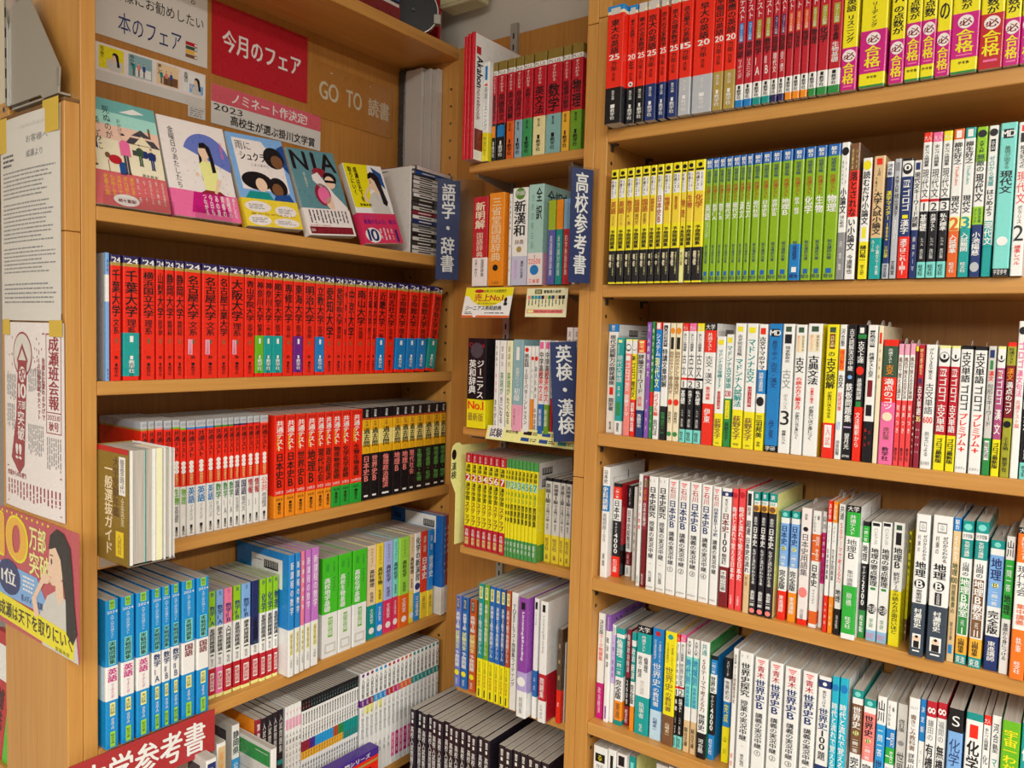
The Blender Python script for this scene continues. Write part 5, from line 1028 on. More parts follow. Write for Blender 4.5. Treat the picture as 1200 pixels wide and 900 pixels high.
def standing(q, cx, z0, s, y, top, bottom, hat=None, hair='bk', k=1.0):
    a0 = len(q.v)
    _standing(q, cx, z0, s, y, top, bottom, hat, hair)
    for i in range(a0, len(q.v)): X, Y, Z = q.v[i]; q.v[i] = (cx+(X-cx)*k, Y, Z)
def _standing(q, cx, z0, s, y, top, bottom, hat, hair):
    q.rect(cx-.10*s, cx-.01*s, z0, z0+.48*s, y, bottom); q.rect(cx+.01*s, cx+.10*s, z0, z0+.48*s, y, bottom)
    q.poly([(cx-.13*s, z0+.46*s), (cx+.13*s, z0+.46*s), (cx+.15*s, z0+.80*s), (cx+.06*s, z0+.85*s), (cx-.06*s, z0+.85*s), (cx-.15*s, z0+.80*s)], y-.00005, top)
    q.rect(cx-.20*s, cx-.13*s, z0+.44*s, z0+.78*s, y-.00006, top); q.rect(cx+.13*s, cx+.2*s, z0+.44*s, z0+.78*s, y-.00006, top)
    q.disc(cx, z0+.93*s, .07*s, .085*s, y-.0001, 'skn', 12); q.disc(cx, z0+.965*s, .075*s, .055*s, y-.00012, hat or hair, 12, 0, 180)
    q.rect(cx-.12*s, cx-.01*s, z0-.02*s, z0+.02*s, y-.0001, 'bk'); q.rect(cx+.01*s, cx+.12*s, z0-.02*s, z0+.02*s, y-.0001, 'bk')
LX = -1.4852
def on_back(Y0, Y1, z0, z1, *a, **k): return sheet(*a[:3], Y1-Y0, z1-z0, (LX+.0006*1.2, (Y0+Y1)/2, zz(z0)), math.pi/2, *a[3:], **k)
def d_fair(q, w, h):
    q.htext('お客様にお勧めしたい', -w*.43, w*.46, h*.50, h*.66, -.0004, 'bk'); q.htext('しています。', -w*.3, w*.38, h*.8, h*.95, -.0004, 'bk')
    q.htext('本のフェア', -w*.30, w*.25, h*.10, h*.36, -.0004, 'nv')
    for i, c in enumerate(('br', 'yl3', 'dg', 'cr')):
        q.rect(w*.29, w*.40, h*(.07+.055*i), h*(.115+.055*i), -.0004, c); q.rect(w*.375, w*.398, h*(.08+.055*i), h*(.105+.055*i), -.0005, 'wh')
on_back(.703, .931, .530, .676, 'notice', 'white fair notice with blue lettering and drawn books, high on the display back', 'notice', 'paper', d_fair)
def d_red(q, w, h): q.htext('今月のフェア', -w*.40, w*.42, h*.36, h*.66, -.0004, 'pw', 1)
on_back(.941, 1.184, .524, .672, 'notice', 'crimson notice in white lettering on the display back', 'notice', 'cr', d_red)
PAL['wdn'] = 'CC8A3C'
def d_goto(q, w, h):
    q.htext('GO', -w*.42, -w*.20, h*.36, h*.68, -.0004, 'cm', 1); q.htext('TO', -w*.10, w*.09, h*.36, h*.68, -.0004, 'cm', 1); q.htext('読書', w*.18, w*.46, h*.33, h*.68, -.0004, 'cm', 1)
    q.disc(-w*.28, h*.88, .004, .0012, -.0004, 'wh', 8); q.disc(w*.2, h*.9, .0016, .0022, -.0004, 'wh', 8)
o = on_back(1.199, 1.455, .502, .627, 'notice', 'wood-toned notice with pale lettering beside the crimson notice', 'notice', 'wdn', d_goto)
c_ = MB(); c_.box(-.1285, .1285, -.0016, -.0012, -.0005, .1255, 'clear'); build('plastic_sleeve', c_, o)
def d_nom(q, w, h):
    q.rect(-w/2, w/2, h*.56, h, -.0003, 'sa2'); q.htext('ノミネート作決定!', -w*.33, w*.36, h*.63, h*.92, -.0004, 'pw', 1)
    q.htext('2023', -w*.48, -w*.24, h*.36, h*.52, -.0004, 'bk'); q.htext('高校生が選ぶ掛川文学賞', -w*.34, w*.44, h*.06, h*.32, -.0004, 'bk', 1)
PAL['sa2'] = 'D9606E'
on_back(.940, 1.224, .424, .504, 'notice', 'pink and white award notice under the crimson notice', 'notice', 'paper', d_nom)
def d_cov(q, w, h):
    n = 4; 
    q.rect(-w/2, w/2, h*.28, h, -.0002, 'pw')
    for i, (a, b) in enumerate((('yl', 'sg'), ('sea2', 'wh'), ('pe', 'br'), ('wh', 'lb'))):
        x = -w*.455+w*.245*i; x1 = x+w*.205
        q.rect(x, x1, h*.36-.0, h*.94, -.0003, a); q.rect(x+.014, x1-.002, h*.38, h*.62, -.0004, b)
        (girl(q, (x+x1)/2+.006, h*.66, h*.36, -.0005, 'sg') if i in (0, 3) else [standing(q, x+.010+.010*j, h*.40, h*.36, -.0005, ('gt', 'sa', 'nv3')[j], 'gy2', k=.6) for j in range(3)]); q.vtext(('天下取り', '雨の本', '楽しみ', '金曜日')[i], x+.006, h*.62, h*.92, .009, -.0008, 'bk')
    lines(q, w*.30, w*.47, h*.03, h*.25, 4, 'sg')
on_back(.703, .927, .447, .516, 'cover_print', 'strip of four small printed cover pictures on the display back', 'notice', 'paper', d_cov)
def d_tail(q, w, h): lines(q, -w*.4, w*.4, h*.1, h*.9, 4, 'gy')
on_back(.889, .927, .425, .4465, 'caption_slip', 'small caption slip hanging below the strip of cover pictures', 'notice', 'paper', d_tail)
# ---- notices on the end panel
EY = .5756
def d_letter(q, w, h):
    lines(q, -w*.1, w*.36, h*.93, h*.96, 1, 'sg'); q.htext('お客様へ', w*.0, w*.34, h*.86, h*.895, -.0004, 'gy'); q.htext('成瀬より', w*.0, w*.26, h*.79, h*.825, -.0004, 'gy'); lines(q, -w*.44, -w*.22, h*.76, h*.83, 3, 'gy2')
    for a, b, n in ((.60, .745, 7), (.38, .585, 10), (.23, .365, 7), (.08, .19, 5)): lines(q, -w*.44, w*.44, h*a, h*b, n, 'gy', k=.34)
o = sheet('letter', 'long white typed letter taped at the top of the end panel', 'letter', .224, .340, (-1.4315, EY-.002, zz(.005)), 0, 'paper', d_letter, curl=.004)
o2 = MB(); o2.box(-.1105, .1115, .0008, .0014, .012, .342, 'wh'); build('second_page', o2, o)
for k, (x0, x1, z0, z1) in enumerate(((.058, .113, .30, .352), (-.113, -.082, .286, .345))):
    t = MB(); t.box(x0, x1, -.0026 if k == 0 else -.0018, -.0022 if k == 0 else -.0013, z0, z1, 'tape'); build('tape', t, o)
PAL['nr'] = '9C2A38'
def d_news(q, w, h):
    q.rect(-w*.46, w*.22, h*.94, h*.947, -.0003, 'nr'); q.rect(w*.24, w*.46, h*.44, h*.445, -.0003, 'nr'); q.rect(w*.24, w*.247, h*.44, h*.947, -.0003, 'nr'); q.rect(w*.453, w*.46, h*.44, h*.947, -.0003, 'nr'); q.rect(w*.24, w*.46, h*.94, h*.947, -.0003, 'nr')
    q.vtext('成瀬班会報', w*.352, h*.56, h*.93, w*.16, -.0004, 'nr', 1); q.htext('2023.10', w*.26, w*.44, h*.51, h*.535, -.0004, 'nr'); q.htext('秋号', w*.28, w*.42, h*.455, h*.5, -.0004, 'nr', 1)
    q.rect(w*.24, w*.46, h*.545, h*.55, -.0003, 'nr')
    q.vtext('皆様の応援のおかげで', w*.2, h*.50, h*.82, w*.05, -.0004, 'nr', 1); q.vtext('10万部突破の大ヒット', w*.13, h*.50, h*.82, w*.05, -.0004, 'nr', 1)
    q.disc(-w*.15, h*.83, w*.17, h*.12, -.0003, 'nr', 28); q.disc(-w*.15, h*.832, w*.157, h*.108, -.0004, 'paper', 28)
    q.poly([(-w*.25, h*.80), (-w*.15, h*.89), (-w*.05, h*.80), (-w*.09, h*.76), (-w*.21, h*.76)], -.0005, 'nr')
    q.poly([(-w*.22, h*.80), (-w*.15, h*.86), (-w*.08, h*.80)], -.0006, 'paper')
    q.poly([(-w*.23, h*.78), (-w*.07, h*.78), (-w*.13, h*.24), (-w*.22, h*.19), (-w*.37, h*.27), (-w*.27, h*.5)], -.0006, 'nr')
    q.disc(-w*.15, h*.725, w*.06, h*.042, -.0007, 'pw', 20); q.char('祝', 1, -w*.15, h*.725, w*.1, h*.07, -.0008, 'nr')
    q.htext('10', -w*.22, -w*.09, h*.60, h*.675, -.0007, 'pw', 1); q.htext('万部', -w*.23, -w*.10, h*.54, h*.585, -.0007, 'pw', 1); q.vtext('突破', -w*.18, h*.37, h*.53, w*.13, -.0007, 'pw', 1); q.htext('!!', -w*.28, -w*.18, h*.27, h*.35, -.0007, 'pw', 1)
    for x0, x1, a, b in ((-.46, -.27, .58, .72), (-.46, -.3, .42, .56), (-.06, .2, .30, .47), (.24, .46, .24, .42), (-.05, .2, .62, .76)): lines(q, w*x0, w*x1, h*a, h*b, max(3, int((x1-x0)*36)), 'gy', vert=True, k=.4)
    q.rect(-w*.46, w*.46, h*.215, h*.222, -.0003, 'nr'); q.htext('作家からのお便り', -w*.45, -w*.1, h*.17, h*.20, -.0004, 'nr', 1); lines(q, -w*.46, w*.46, h*.05, h*.15, 16, 'nr', vert=True, k=.35)
    q.rect(-w*.46, w*.46, h*.025, h*.03, -.0003, 'nr')
    for i in range(26):
        x, z = random.uniform(-.44, .2), random.uniform(.72, .93)
        if abs(x+.15) > .18: q.rect(w*x, w*x+.002, h*z, h*z+.004, -.0003, 'nr')
o = sheet('newsletter', 'cream newsletter with a dark red necktie drawing, under the letter', 'notice', .226, .322, (-1.4225, EY-.002, zz(-.320)), 0, 'pw', d_news, curl=.003)
for x0, x1 in ((-.112, -.086), (.066, .111)):
    t = MB(); t.box(x0, x1, -.0024, -.0019, .30, .3265, 'tape'); build('tape', t, o)
PAL['pr'] = 'C0525C'
def d_post(q, w, h):
    q.htext('10', -w*.48, -w*.10, h*.58, h*.96, -.0004, 'yl', 1); q.htext('10', -w*.46, -w*.12, h*.60, h*.94, -.0006, 'yl3', 1)
    q.htext('万部', -w*.07, w*.13, h*.74, h*.93, -.0005, 'ly', 1); q.htext('突破!', -w*.07, w*.2, h*.53, h*.72, -.0005, 'ly', 1)
    for k in range(11): q.rect(-w*.5+w*.065*k, -w*.48+w*.065*k, h*.965, h*.985, -.0004, 'yl')
    girl(q, w*.27, h*.60, h*.82, -.0006, 'sg')
    q.poly([(-w*.5, h*.25), (w*.2, h*.25), (w*.02, h*.52), (-w*.5, h*.53)], -.0004, 'lb'); q.disc(-w*.34, h*.42, w*.15, h*.15, -.0007, 'nv', 26); q.htext('1位', -w*.44, -w*.25, h*.36, h*.49, -.0009, 'wh', 1); lines(q, -w*.16, w*.0, h*.36, h*.5, 4, 'wh', y=-.0005); q.htext('各メディアで話題', -w*.18, w*.09, h*.275, h*.33, -.0008, 'nv', 1)
    q.poly([(-w*.5, h*.05), (w*.44, h*.01), (w*.46, h*.2), (-w*.5, h*.26)], -.0008, 'yl'); q.htext('成瀬は天下を取りにいく', -w*.47, w*.43, h*.07, h*.2, -.0010, 'bk', 1)
    q.htext('宮島未奈', w*.24, w*.4, h*.015, h*.05, -.0010, 'bk')
sheet('poster', 'red and yellow poster with a drawn dark-haired girl, lowest on the end panel', 'poster', .312, .212, (-1.421, EY-.0016, zz(-.541)), 0, 'pr', d_post, th=.0010)
# ---- red hanging sign across the lower corner of the display bookcase
def d_sign(q, w, h): q.htext('中学参考書', -w*.42, w*.42, h*.14, h*.86, -.0006, 'wh', 1)
PAL['sgn'] = 'B03438'
sheet('section_sign', 'dark red board sign with white lettering below the sky-blue practice sets', 'sign', .262, .080, (-1.2995+.012, .698, zz(-.795)), math.pi/2, 'sgn', d_sign, th=.002)

# ---- blue hanging section signs in clear sleeves
def hang_sign(text, label, loc, yaw, w, h, sx0, sx1, sz0, sz1, roll=0):
    t = thing('section_sign', label, 'sign', loc, (0, roll, yaw), 'blue section signs of the corner')
    m = MB(); m.box(-w/2, w/2, 0, .001, 0, h, 'sb', 0)
    m.vtext(text, 0, h*.07, h*.965, w*.62, -.0003, 'wh', 1); build('card', m, t)
    c = MB(); c.box(sx0, sx1, -.0016, -.0011, sz0, sz1, 'clear'); c.box(sx0, sx1, .0015, .0020, sz0, sz1, 'clear'); build('plastic_sleeve', c, t)
    return t
hang_sign('語学・辞書', 'dark blue sign for languages, hung where display bookcase meets corner rack', (-1.262, 1.431, zz(.1345)), R(40), .0545, .2365, -.033, .085, -.008, .24)
hang_sign('高校参考書', 'dark blue sign for high-school guides, hung on the post beside yellow books', (-.786, 1.268, zz(.106)), R(62), .047, .213, -.030, .056, -.014, .217)
hang_sign('英検・漢検', 'dark blue tilted sign for English and kanji tests, half behind the post', (-.833, 1.318, zz(-.206)), R(34), .053, .200, -.031, .0275, -.018, .203, R(-4))
# ---- price cards on the corner rack
def d_no1(q, w, h):
    q.disc(0, h*1.0, w*.46, h*.62, -.0003, 'yl', 30, 180, 360); q.rect(-w/2, w/2, h*.72, h, -.0002, 'yl')
    q.disc(-w*.2, h*.88, w*.1, h*.06, -.0004, 'cr', 16); q.htext('25年ぶりの全面改訂!', -w*.1, w*.36, h*.83, h*.93, -.0005, 'bk', 1)
    q.htext('売上No.1', -w*.28, w*.32, h*.54, h*.79, -.0005, 'cr', 1); q.htext('発行部数1000000', -w*.2, w*.2, h*.43, h*.5, -.0005, 'br')
    q.htext('ジーニアス英和辞典', -w*.44, w*.32, h*.24, h*.39, -.0005, 'bk', 1); lines(q, -w*.44, -w*.25, h*.1, h*.2, 2, 'bk'); lines(q, -w*.02, w*.44, h*.12, h*.18, 1, 'bk')
    q.rect(-w/2, w/2, 0, h*.07, -.0004, 'og'); q.disc(w*.38, h*.58, .004, .006, -.0005, 'bk', 10); q.rect(w*.35, w*.42, h*.4, h*.5, -.0005, 'bk'); q.disc(-w*.22, h*.08, .005, .006, -.0006, 'wh', 12)
sheet('price_card', 'yellow and white bestseller card tilted under the dictionaries', 'shelf card', .131, .0675, (-1.0575, 1.324, zz(.0405)), 0, 'wh', d_no1, 'cards on the corner rack', tilt=R(-14))
def d_map(q, w, h):
    q.rect(-w*.3, -w*.12, h*.8, h*.95, -.0003, 'bk'); q.htext('図解', -w*.28, -w*.14, h*.82, h*.93, -.0004, 'ly'); q.htext('書籍選の秘密', -w*.08, w*.34, h*.82, h*.93, -.0004, 'bk', 1)
    for i, c in enumerate(('sa', 'gt', 'tl', 'bl', 'bk', 'tn', 'gn', 'nv', 'tn', 'bk', 'bk')):
        q.rect(-w*.46+w*.083*i, -w*.39+w*.083*i, h*.62, h*.74, -.0003, c); lines(q, -w*.45+w*.083*i, -w*.40+w*.083*i, h*.33, h*.6, 1, 'bk', vert=True, k=.4)
    q.rect(-w*.46, w*.42, h*.13, h*.26, -.0003, 'sa'); q.rect(-w*.44, -w*.3, h*.15, h*.24, -.0004, 'ly'); lines(q, -w*.28, w*.4, h*.15, h*.24, 2, 'dr', y=-.0004)
sheet('price_card', 'square cream chart card under the dictionaries, beside the post', 'shelf card', .1015, .060, (-.905, 1.332, zz(.0430)), 0, 'ly2', d_map, 'cards on the corner rack', tilt=R(-6))
def d_strip(q, w, h):
    q.rect(-w*.47, -w*.31, h*.12, h*.9, -.0003, 'wh'); q.htext('試験', -w*.46, -w*.32, h*.2, h*.84, -.0004, 'bk', 1); q.htext('検定対策', -w*.28, -w*.14, h*.6, h*.8, -.0004, 'bk', 1)
    for x, z, c in ((-.08, .6, 'bk'), (-.1, .15, 'nv3'), (.12, .62, 'nv3'), (.1, .15, 'nv3'), (.3, .15, 'gt'), (.36, .55, 'nv3')):
        q.rect(w*x, w*x+w*.09, h*z, h*z+h*.25, -.0003, c); lines(q, w*x+w*.1, w*x+w*.17, h*z, h*z+h*.25, 2, 'bk')
sheet('shelf_strip', 'long pale yellow label strip on the edge beneath the English books', 'shelf label', .236, .031, (-.942, 1.3415, zz(-.2245)), 0, 'ly', d_strip, 'cards on the corner rack', tilt=R(-16))
t = thing('divider', 'cream plastic divider with a rounded tab beside the red and yellow kanji workbooks', 'divider', (-1.1412, 1.345, zz(-.4765)))
m = MB(); P_ = [(0, 0), (.10, 0), (.10, .19), (-.012, .19), (-.002, .135), (-.002, .0)]
P_ = [(-.004, .001), (.11, .001), (.11, .225), (.014, .228), (.006, .234), (-.006, .234), (-.016, .228), (-.021, .216), (-.021, .150), (-.004, .118)]
v = [(-.0012, a, b) for a, b in P_]+[(.0, a, b) for a, b in P_]; n = len(P_)
m.add(v, [tuple(range(n)), tuple(range(2*n-1, n-1, -1))]+[(i, (i+1) % n, n+(i+1) % n, n+i) for i in range(n)], 'ly')
g = MB(); g.vtext('漢検', 0, .152, .190, .018, 0, 'bk', 1); g.disc(0, .208, .008, .012, 0, 'sg', 14); g.char('本', 0, 0, .208, .010, .012, -.0001, 'bk')
m.add([(.0003-py, -.0125+px, pz) for px, py, pz in g.v], g.f[:], 'bk')
build('divider_plate', m, t)

# ================================================================ face-out novels
def novel(label, Y0, Y1, h, roll, ttl, draw, obi_h, obi_draw, obi_c, base):
    w = Y1-Y0; th = .016; tilt = R(-17.5)
    dep = th
    m = MB(); m.box(-w/2, w/2, 0, th, 0, h, base, .0006)
    q = MB(); draw(q, w, h)
    o0 = len(m.v); m.v += q.v
    for f, mi in zip(q.f, q.m): m.f.append(tuple(k+o0 for k in f)); m.m.append(m.mi(q.mats[mi]))
    o = build('novel', m, None, (-1.3165, (Y0+Y1)/2, zz(.1965)), (0, 0, 0))
    o.rotation_euler = (Matrix.Rotation(math.pi/2, 3, 'Z') @ Matrix.Rotation(tilt, 3, 'X') @ Matrix.Rotation(roll, 3, 'Y')).to_euler()
    lo = min((o.rotation_euler.to_matrix() @ Vector(q)).z for q in [(sx*(w/2+.0008), yy, 0) for sx in (-1, 1) for yy in (-.001, th+.0008)]); o.location.z = zz(.1942)-lo
    p = MB(); p.box(-w/2+.0008, w/2+.0003, .0015, th-.0015, .0006, h+.0002, 'pages'); p.box(-w/2-.0003, w/2-.0008, .0015, th-.0015, -.0002, h-.0006, 'pages'); build('page_block', p, o)
    b = MB(); b.box(-w/2-.0006, w/2+.0006, -.0007, th+.0006, .0004, obi_h, obi_c)
    q = MB(); obi_draw(q, w, obi_h)
    o0 = len(b.v); b.v += [(x, y-.0008, z) for x, y, z in q.v]
    for f, mi in zip(q.f, q.m): b.f.append(tuple(k+o0 for k in f)); b.m.append(b.mi(q.mats[mi]))
    build('belly_band', b, o)
    tag(o, label, 'novel', 'face-out novels'); return o
PAL['skyt'] = '6FB3B0'; PAL['skyp'] = 'F2C9B4'; PAL['skyc'] = 'F5E6C8'; PAL['obr'] = 'D4666A'
def n1(q, w, h):
    for i, c in enumerate(('skyc', 'skyp', 'mt', 'skyt')): q.rect(-w/2, w/2, h*(.25, .62, .76, .88)[i], h*(.62, .76, .88, 1)[i], -.0002, c)
    q.poly([(w*.0, h*.90), (w*.2, h*.96), (w*.35, h*.93), (w*.15, h*.90)], -.0003, 'wh')
    q.vtext('死ぬのが', -w*.18, h*.62, h*.93, w*.10, -.0005, 'bk'); q.vtext('楽しみに', -w*.33, h*.50, h*.82, w*.10, -.0005, 'bk'); q.vtext('おかげで、', -w*.03, h*.62, h*.83, w*.06, -.0005, 'gy2'); q.vtext('なった', -w*.46, h*.55, h*.8, w*.08, -.0005, 'bk')
    q.rect(w*.08, w*.44, h*.50, h*.62, -.0003, 'cm'); q.rect(w*.10, w*.42, h*.51, h*.56, -.0004, 'gy2'); q.poly([(w*.02, h*.615), (w*.50, h*.615), (w*.42, h*.68), (w*.10, h*.68)], -.0004, 'gy2'); q.poly([(w*.14, h*.62), (w*.38, h*.62), (w*.26, h*.71)], -.0005, 'cm'); q.poly([(w*.12, h*.70), (w*.40, h*.70), (w*.26, h*.77)], -.00045, 'gy2'); q.rect(w*.36, w*.39, h*.7, h*.8, -.0004, 'br'); q.rect(w*.22, w*.30, h*.50, h*.57, -.0005, 'nv')
    standing(q, w*.0, h*.32, h*.37, -.0006, 'pk', 'gy2', 'bk', k=.62); standing(q, w*.20, h*.42, h*.2, -.0006, 'dg', 'dg', k=.8); standing(q, w*.36, h*.40, h*.2, -.0006, 'nv', 'nv', k=.8); standing(q, -w*.43, h*.36, h*.36, -.0006, 'nv', 'tn', 'gy', k=.7)
    q.disc(-w*.15, h*.435, w*.085, h*.042, -.0007, 'cr', 18); q.disc(-w*.245, h*.465, w*.035, h*.026, -.0008, 'br', 14); q.rect(-w*.11, -w*.03, h*.30, h*.42, -.0007, 'nv3'); q.rect(-w*.25, -w*.24, h*.31, h*.42, -.0007, 'br'); q.htext('湯本真幸', w*.18, w*.4, h*.315, h*.345, -.0005, 'bk')
def b1(q, w, h):
    for i, s in enumerate(('涙が止まら', 'ポロポロ', '泣けて', '心が熱くなる', '老春小説')): q.vtext(s, w*.02-w*.085*i, h*.28, h*.9, w*.06, -.0003, 'yl3', 1)
    for i in range(5): q.vtext(('人生の先輩に', '学ぶ時間', '仕掛けたい人', '今こそ', '読む一冊')[i], w*.44-w*.085*i, h*.2, h*.93, w*.035, -.0003, 'pw')
    q.disc(-w*.09, h*.2, w*.17, h*.17, -.0004, 'pw', 24); q.htext('続々重版!', -w*.2, w*.03, h*.13, h*.23, -.0006, 'dr', 1)
def n2(q, w, h):
    q.vtext('金曜日のあたしたち', -w*.34, h*.28, h*.9, w*.09, -.0004, 'bk'); q.vtext('浅野竜', w*.4, h*.66, h*.84, w*.05, -.0004, 'pk')
    q.disc(w*.15, h*.62, w*.36, h*.27, -.0003, 'pv2', 26, -20, 160); q.rect(w*.02, w*.035, h*.4, h*.66, -.0004, 'gy2')
    q.disc(w*.11, h*.70, w*.085, h*.075, -.0009, 'skn', 20); q.poly([(w*.04, h*.73), (w*.06, h*.785), (w*.13, h*.80), (w*.21, h*.76), (w*.24, h*.62), (w*.25, h*.50), (w*.19, h*.49), (w*.18, h*.64), (w*.14, h*.74)], -.0010, 'bk'); q.poly([(w*.03, h*.72), (w*.01, h*.55), (w*.05, h*.50), (w*.06, h*.62)], -.00085, 'bk')
    q.poly([(w*.08, h*.63), (w*.15, h*.63), (w*.17, h*.58), (w*.06, h*.58)], -.0009, 'skn'); q.poly([(w*.0, h*.56), (w*.06, h*.60), (w*.18, h*.60), (w*.27, h*.55), (w*.25, h*.30), (w*.04, h*.30)], -.00095, 'ly'); q.poly([(w*.25, h*.56), (w*.33, h*.50), (w*.30, h*.40), (w*.24, h*.44)], -.00094, 'wh'); q.poly([(w*.0, h*.56), (-w*.06, h*.46), (-w*.02, h*.42), (w*.04, h*.48)], -.00094, 'wh')
    q.poly([(w*.30, h*.42), (w*.20, h*.27), (w*.16, h*.28), (w*.25, h*.44)], -.0011, 'skn'); q.disc(-w*.05, h*.45, w*.03, h*.02, -.0011, 'skn', 10); q.poly([(w*.03, h*.30), (w*.26, h*.30), (w*.34, h*.26), (-w*.06, h*.26)], -.0010, 'mr')
    for k in range(14): q.rect(random.uniform(-.3, .45)*w, 0, 0, 0, -.0003, 'lv') if 0 else q.disc(random.uniform(-.25, .45)*w, random.uniform(.28, .62)*h, .0008, .0012, -.0003, 'gy', 6)
def b2(q, w, h):
    q.poly([(-w*.16, h*.98), (w*.25, h*.98), (w*.36, h*.2), (-w*.24, h*.2)], -.0002, 'mg')
    for i in range(6): q.vtext(('あたしたち', '金曜日の', '青春の', 'あの夏', '今日も', 'つながる')[i], w*.44-w*.09*i, h*.15, h*.95, w*.06, -.0003, 'pw', 1)
def n3(q, w, h):
    q.rect(-w/2, w/2, h*.3, h, -.0001, 'lb'); q.poly([(-w*.42, h*.95), (w*.1, h*.95), (w*.2, h*.85), (w*.42, h*.75), (w*.42, h*.4), (-w*.42, h*.4)], -.0002, 'pw')
    q.htext('雨に', -w*.38, -w*.12, h*.83, h*.92, -.0004, 'bk'); q.htext('シュクラン', -w*.34, w*.22, h*.72, h*.81, -.0004, 'bk', 1); q.htext('こまつあやこ', -w*.18, w*.14, h*.66, h*.69, -.0004, 'gy2')
    q.disc(w*.27, h*.78, w*.19, h*.12, -.0005, 'bk', 22); q.disc(w*.31, h*.74, w*.11, h*.075, -.0006, 'br', 18); q.poly([(w*.36, h*.9), (w*.5, h*.95), (w*.5, h*.62), (w*.4, h*.7)], -.0005, 'nv3')
    q.disc(-w*.14, h*.50, w*.27, h*.10, -.0005, 'bk', 22); q.disc(-w*.08, h*.46, w*.10, h*.075, -.0006, 'skn', 18); q.disc(w*.22, h*.45, w*.17, h*.11, -.0006, 'bk', 22); q.disc(w*.2, h*.42, w*.10, h*.075, -.0007, 'br', 18)
    q.poly([(-w*.42, h*.3), (-w*.32, h*.38), (w*.02, h*.38), (w*.08, h*.3)], -.0007, 'gt'); q.poly([(w*.08, h*.3), (w*.14, h*.36), (w*.4, h*.38), (w*.46, h*.3)], -.0008, 'nv3')
def b3(q, w, h):
    for x, z, a, b in ((-.24, .72, .23, .2), (.25, .62, .2, .2), (-.26, .24, .2, .19), (.22, .2, .24, .16)): q.disc(w*x, h*z, w*a, h*b, -.0002, 'pw', 22); lines(q, w*(x-a*.7), w*(x+a*.7), h*(z-b*.5), h*(z+b*.5), 3, 'gy', y=-.0003)
    q.htext('友だちのはなし', -w*.4, w*.4, h*.42, h*.5, -.0003, 'br')
PAL['nia'] = '5E8F98'
def n4(q, w, h):
    for c, x0, x1 in (('N', -.45, -.15), ('I', -.02, .03), ('A', .14, .46)): q.htext(c, w*x0, w*x1, h*.76, h*.97, -.0003, 'bk', 1)
    q.vtext('中島空', -w*.27, h*.56, h*.73, w*.05, -.0003, 'cm')
    q.disc(w*.06, h*.74, w*.15, h*.055, -.0004, 'mr', 18); q.poly([(-w*.12, h*.70), (w*.02, h*.74), (w*.22, h*.55), (w*.42, h*.3), (w*.2, h*.3), (w*.05, h*.54), (-w*.12, h*.64)], -.0005, 'pw'); q.disc(w*.26, h*.68, w*.14, h*.07, -.0006, 'bk', 20); q.disc(w*.24, h*.63, w*.11, h*.075, -.0007, 'skn', 18); q.rect(w*.13, w*.38, h*.625, h*.655, -.0008, 'bk')
    q.disc(w*.02, h*.48, w*.17, h*.13, -.0005, 'mr', 20); q.disc(w*.04, h*.47, w*.13, h*.1, -.0006, 'pk', 20); q.disc(w*.17, h*.38, w*.13, h*.08, -.0006, 'skn', 18); q.poly([(w*.2, h*.54), (w*.48, h*.34), (w*.48, h*.3), (w*.2, h*.3)], -.0008, 'pw')
def b4(q, w, h):
    lines(q, -w*.42, w*.44, h*.42, h*.94, 11, 'gy2', vert=True, k=.35); q.rect(-w*.46, w*.46, h*.06, h*.32, -.0002, 'dr'); q.htext('掛川文学賞受賞作', -w*.3, w*.44, h*.1, h*.28, -.0003, 'mr', 1); q.htext('第1回', -w*.44, -w*.36, h*.14, h*.24, -.0003, 'pw'); q.htext('本を愛する高校生', -w*.44, w*.0, h*.345, h*.39, -.0003, 'cr')
def n5(q, w, h):
    q.poly([(-w*.5, h*.45), (-w*.06, h*.45), (w*.12, h), (-w*.5, h)], -.0001, 'yl'); q.poly([(-w*.06, h*.45), (w*.5, h*.45), (w*.5, h), (w*.12, h)], -.00012, 'wh'); q.poly([(w*.2, h*.98), (w*.44, h*.9), (w*.46, h*.7), (w*.28, h*.8)], -.0003, 'nv3')
    q.vtext('成瀬は天下を', -w*.24, h*.52, h*.96, w*.10, -.0009, 'bk', 1); q.vtext('取りにいく', -w*.38, h*.60, h*.96, w*.10, -.0009, 'bk', 1); girl(q, w*.16, h*.72, h*.42, -.0004, 'sg'); q.htext('宮島未奈', -w*.36, -w*.06, h*.47, h*.50, -.0009, 'bk', 1)
def b5(q, w, h):
    q.htext('かつてなく', -w*.4, -w*.05, h*.83, h*.93, -.0003, 'pu'); q.htext('最高の主人公、現る!', -w*.40, w*.46, h*.64, h*.8, -.0003, 'vi', 1); q.disc(-w*.25, h*.27, w*.2, h*.25, -.0002, 'pw', 22); q.htext('10', -w*.38, -w*.12, h*.08, h*.47, -.0004, 'nv', 1); q.htext('1', w*.36, w*.42, h*.06, h*.46, -.0004, 'nv', 1)
    for i in range(4): q.vtext(('史上', '各賞', '冠達成', '続々')[i], w*.27-w*.1*i, h*.1, h*.52, w*.05, -.0004, 'pw', 1)
novel('novel with a temple and elderly figures over a coral band', .6262, .7565, .196, 0, '', n1, .062, b1, 'obr', 'skyc')
novel('novel with a girl under a blue umbrella over a pink band', .7640, .8985, .193, R(-1), '', n2, .052, b2, 'pk', 'pw')
novel('pale blue novel with dark-haired figures over a yellow band', .9120, 1.0450, .193, R(-4), '', n3, .058, b3, 'yl2', 'lb')
novel('teal novel with large capital letters over a white and dark red band', 1.0600, 1.1900, .193, R(-6), '', n4, .060, b4, 'pw', 'nia')
novel('yellow and white novel with a profile girl over a hot pink band', 1.2160, 1.3370, .190, R(-7), '', n5, .072, b5, 'pk3', 'wh')
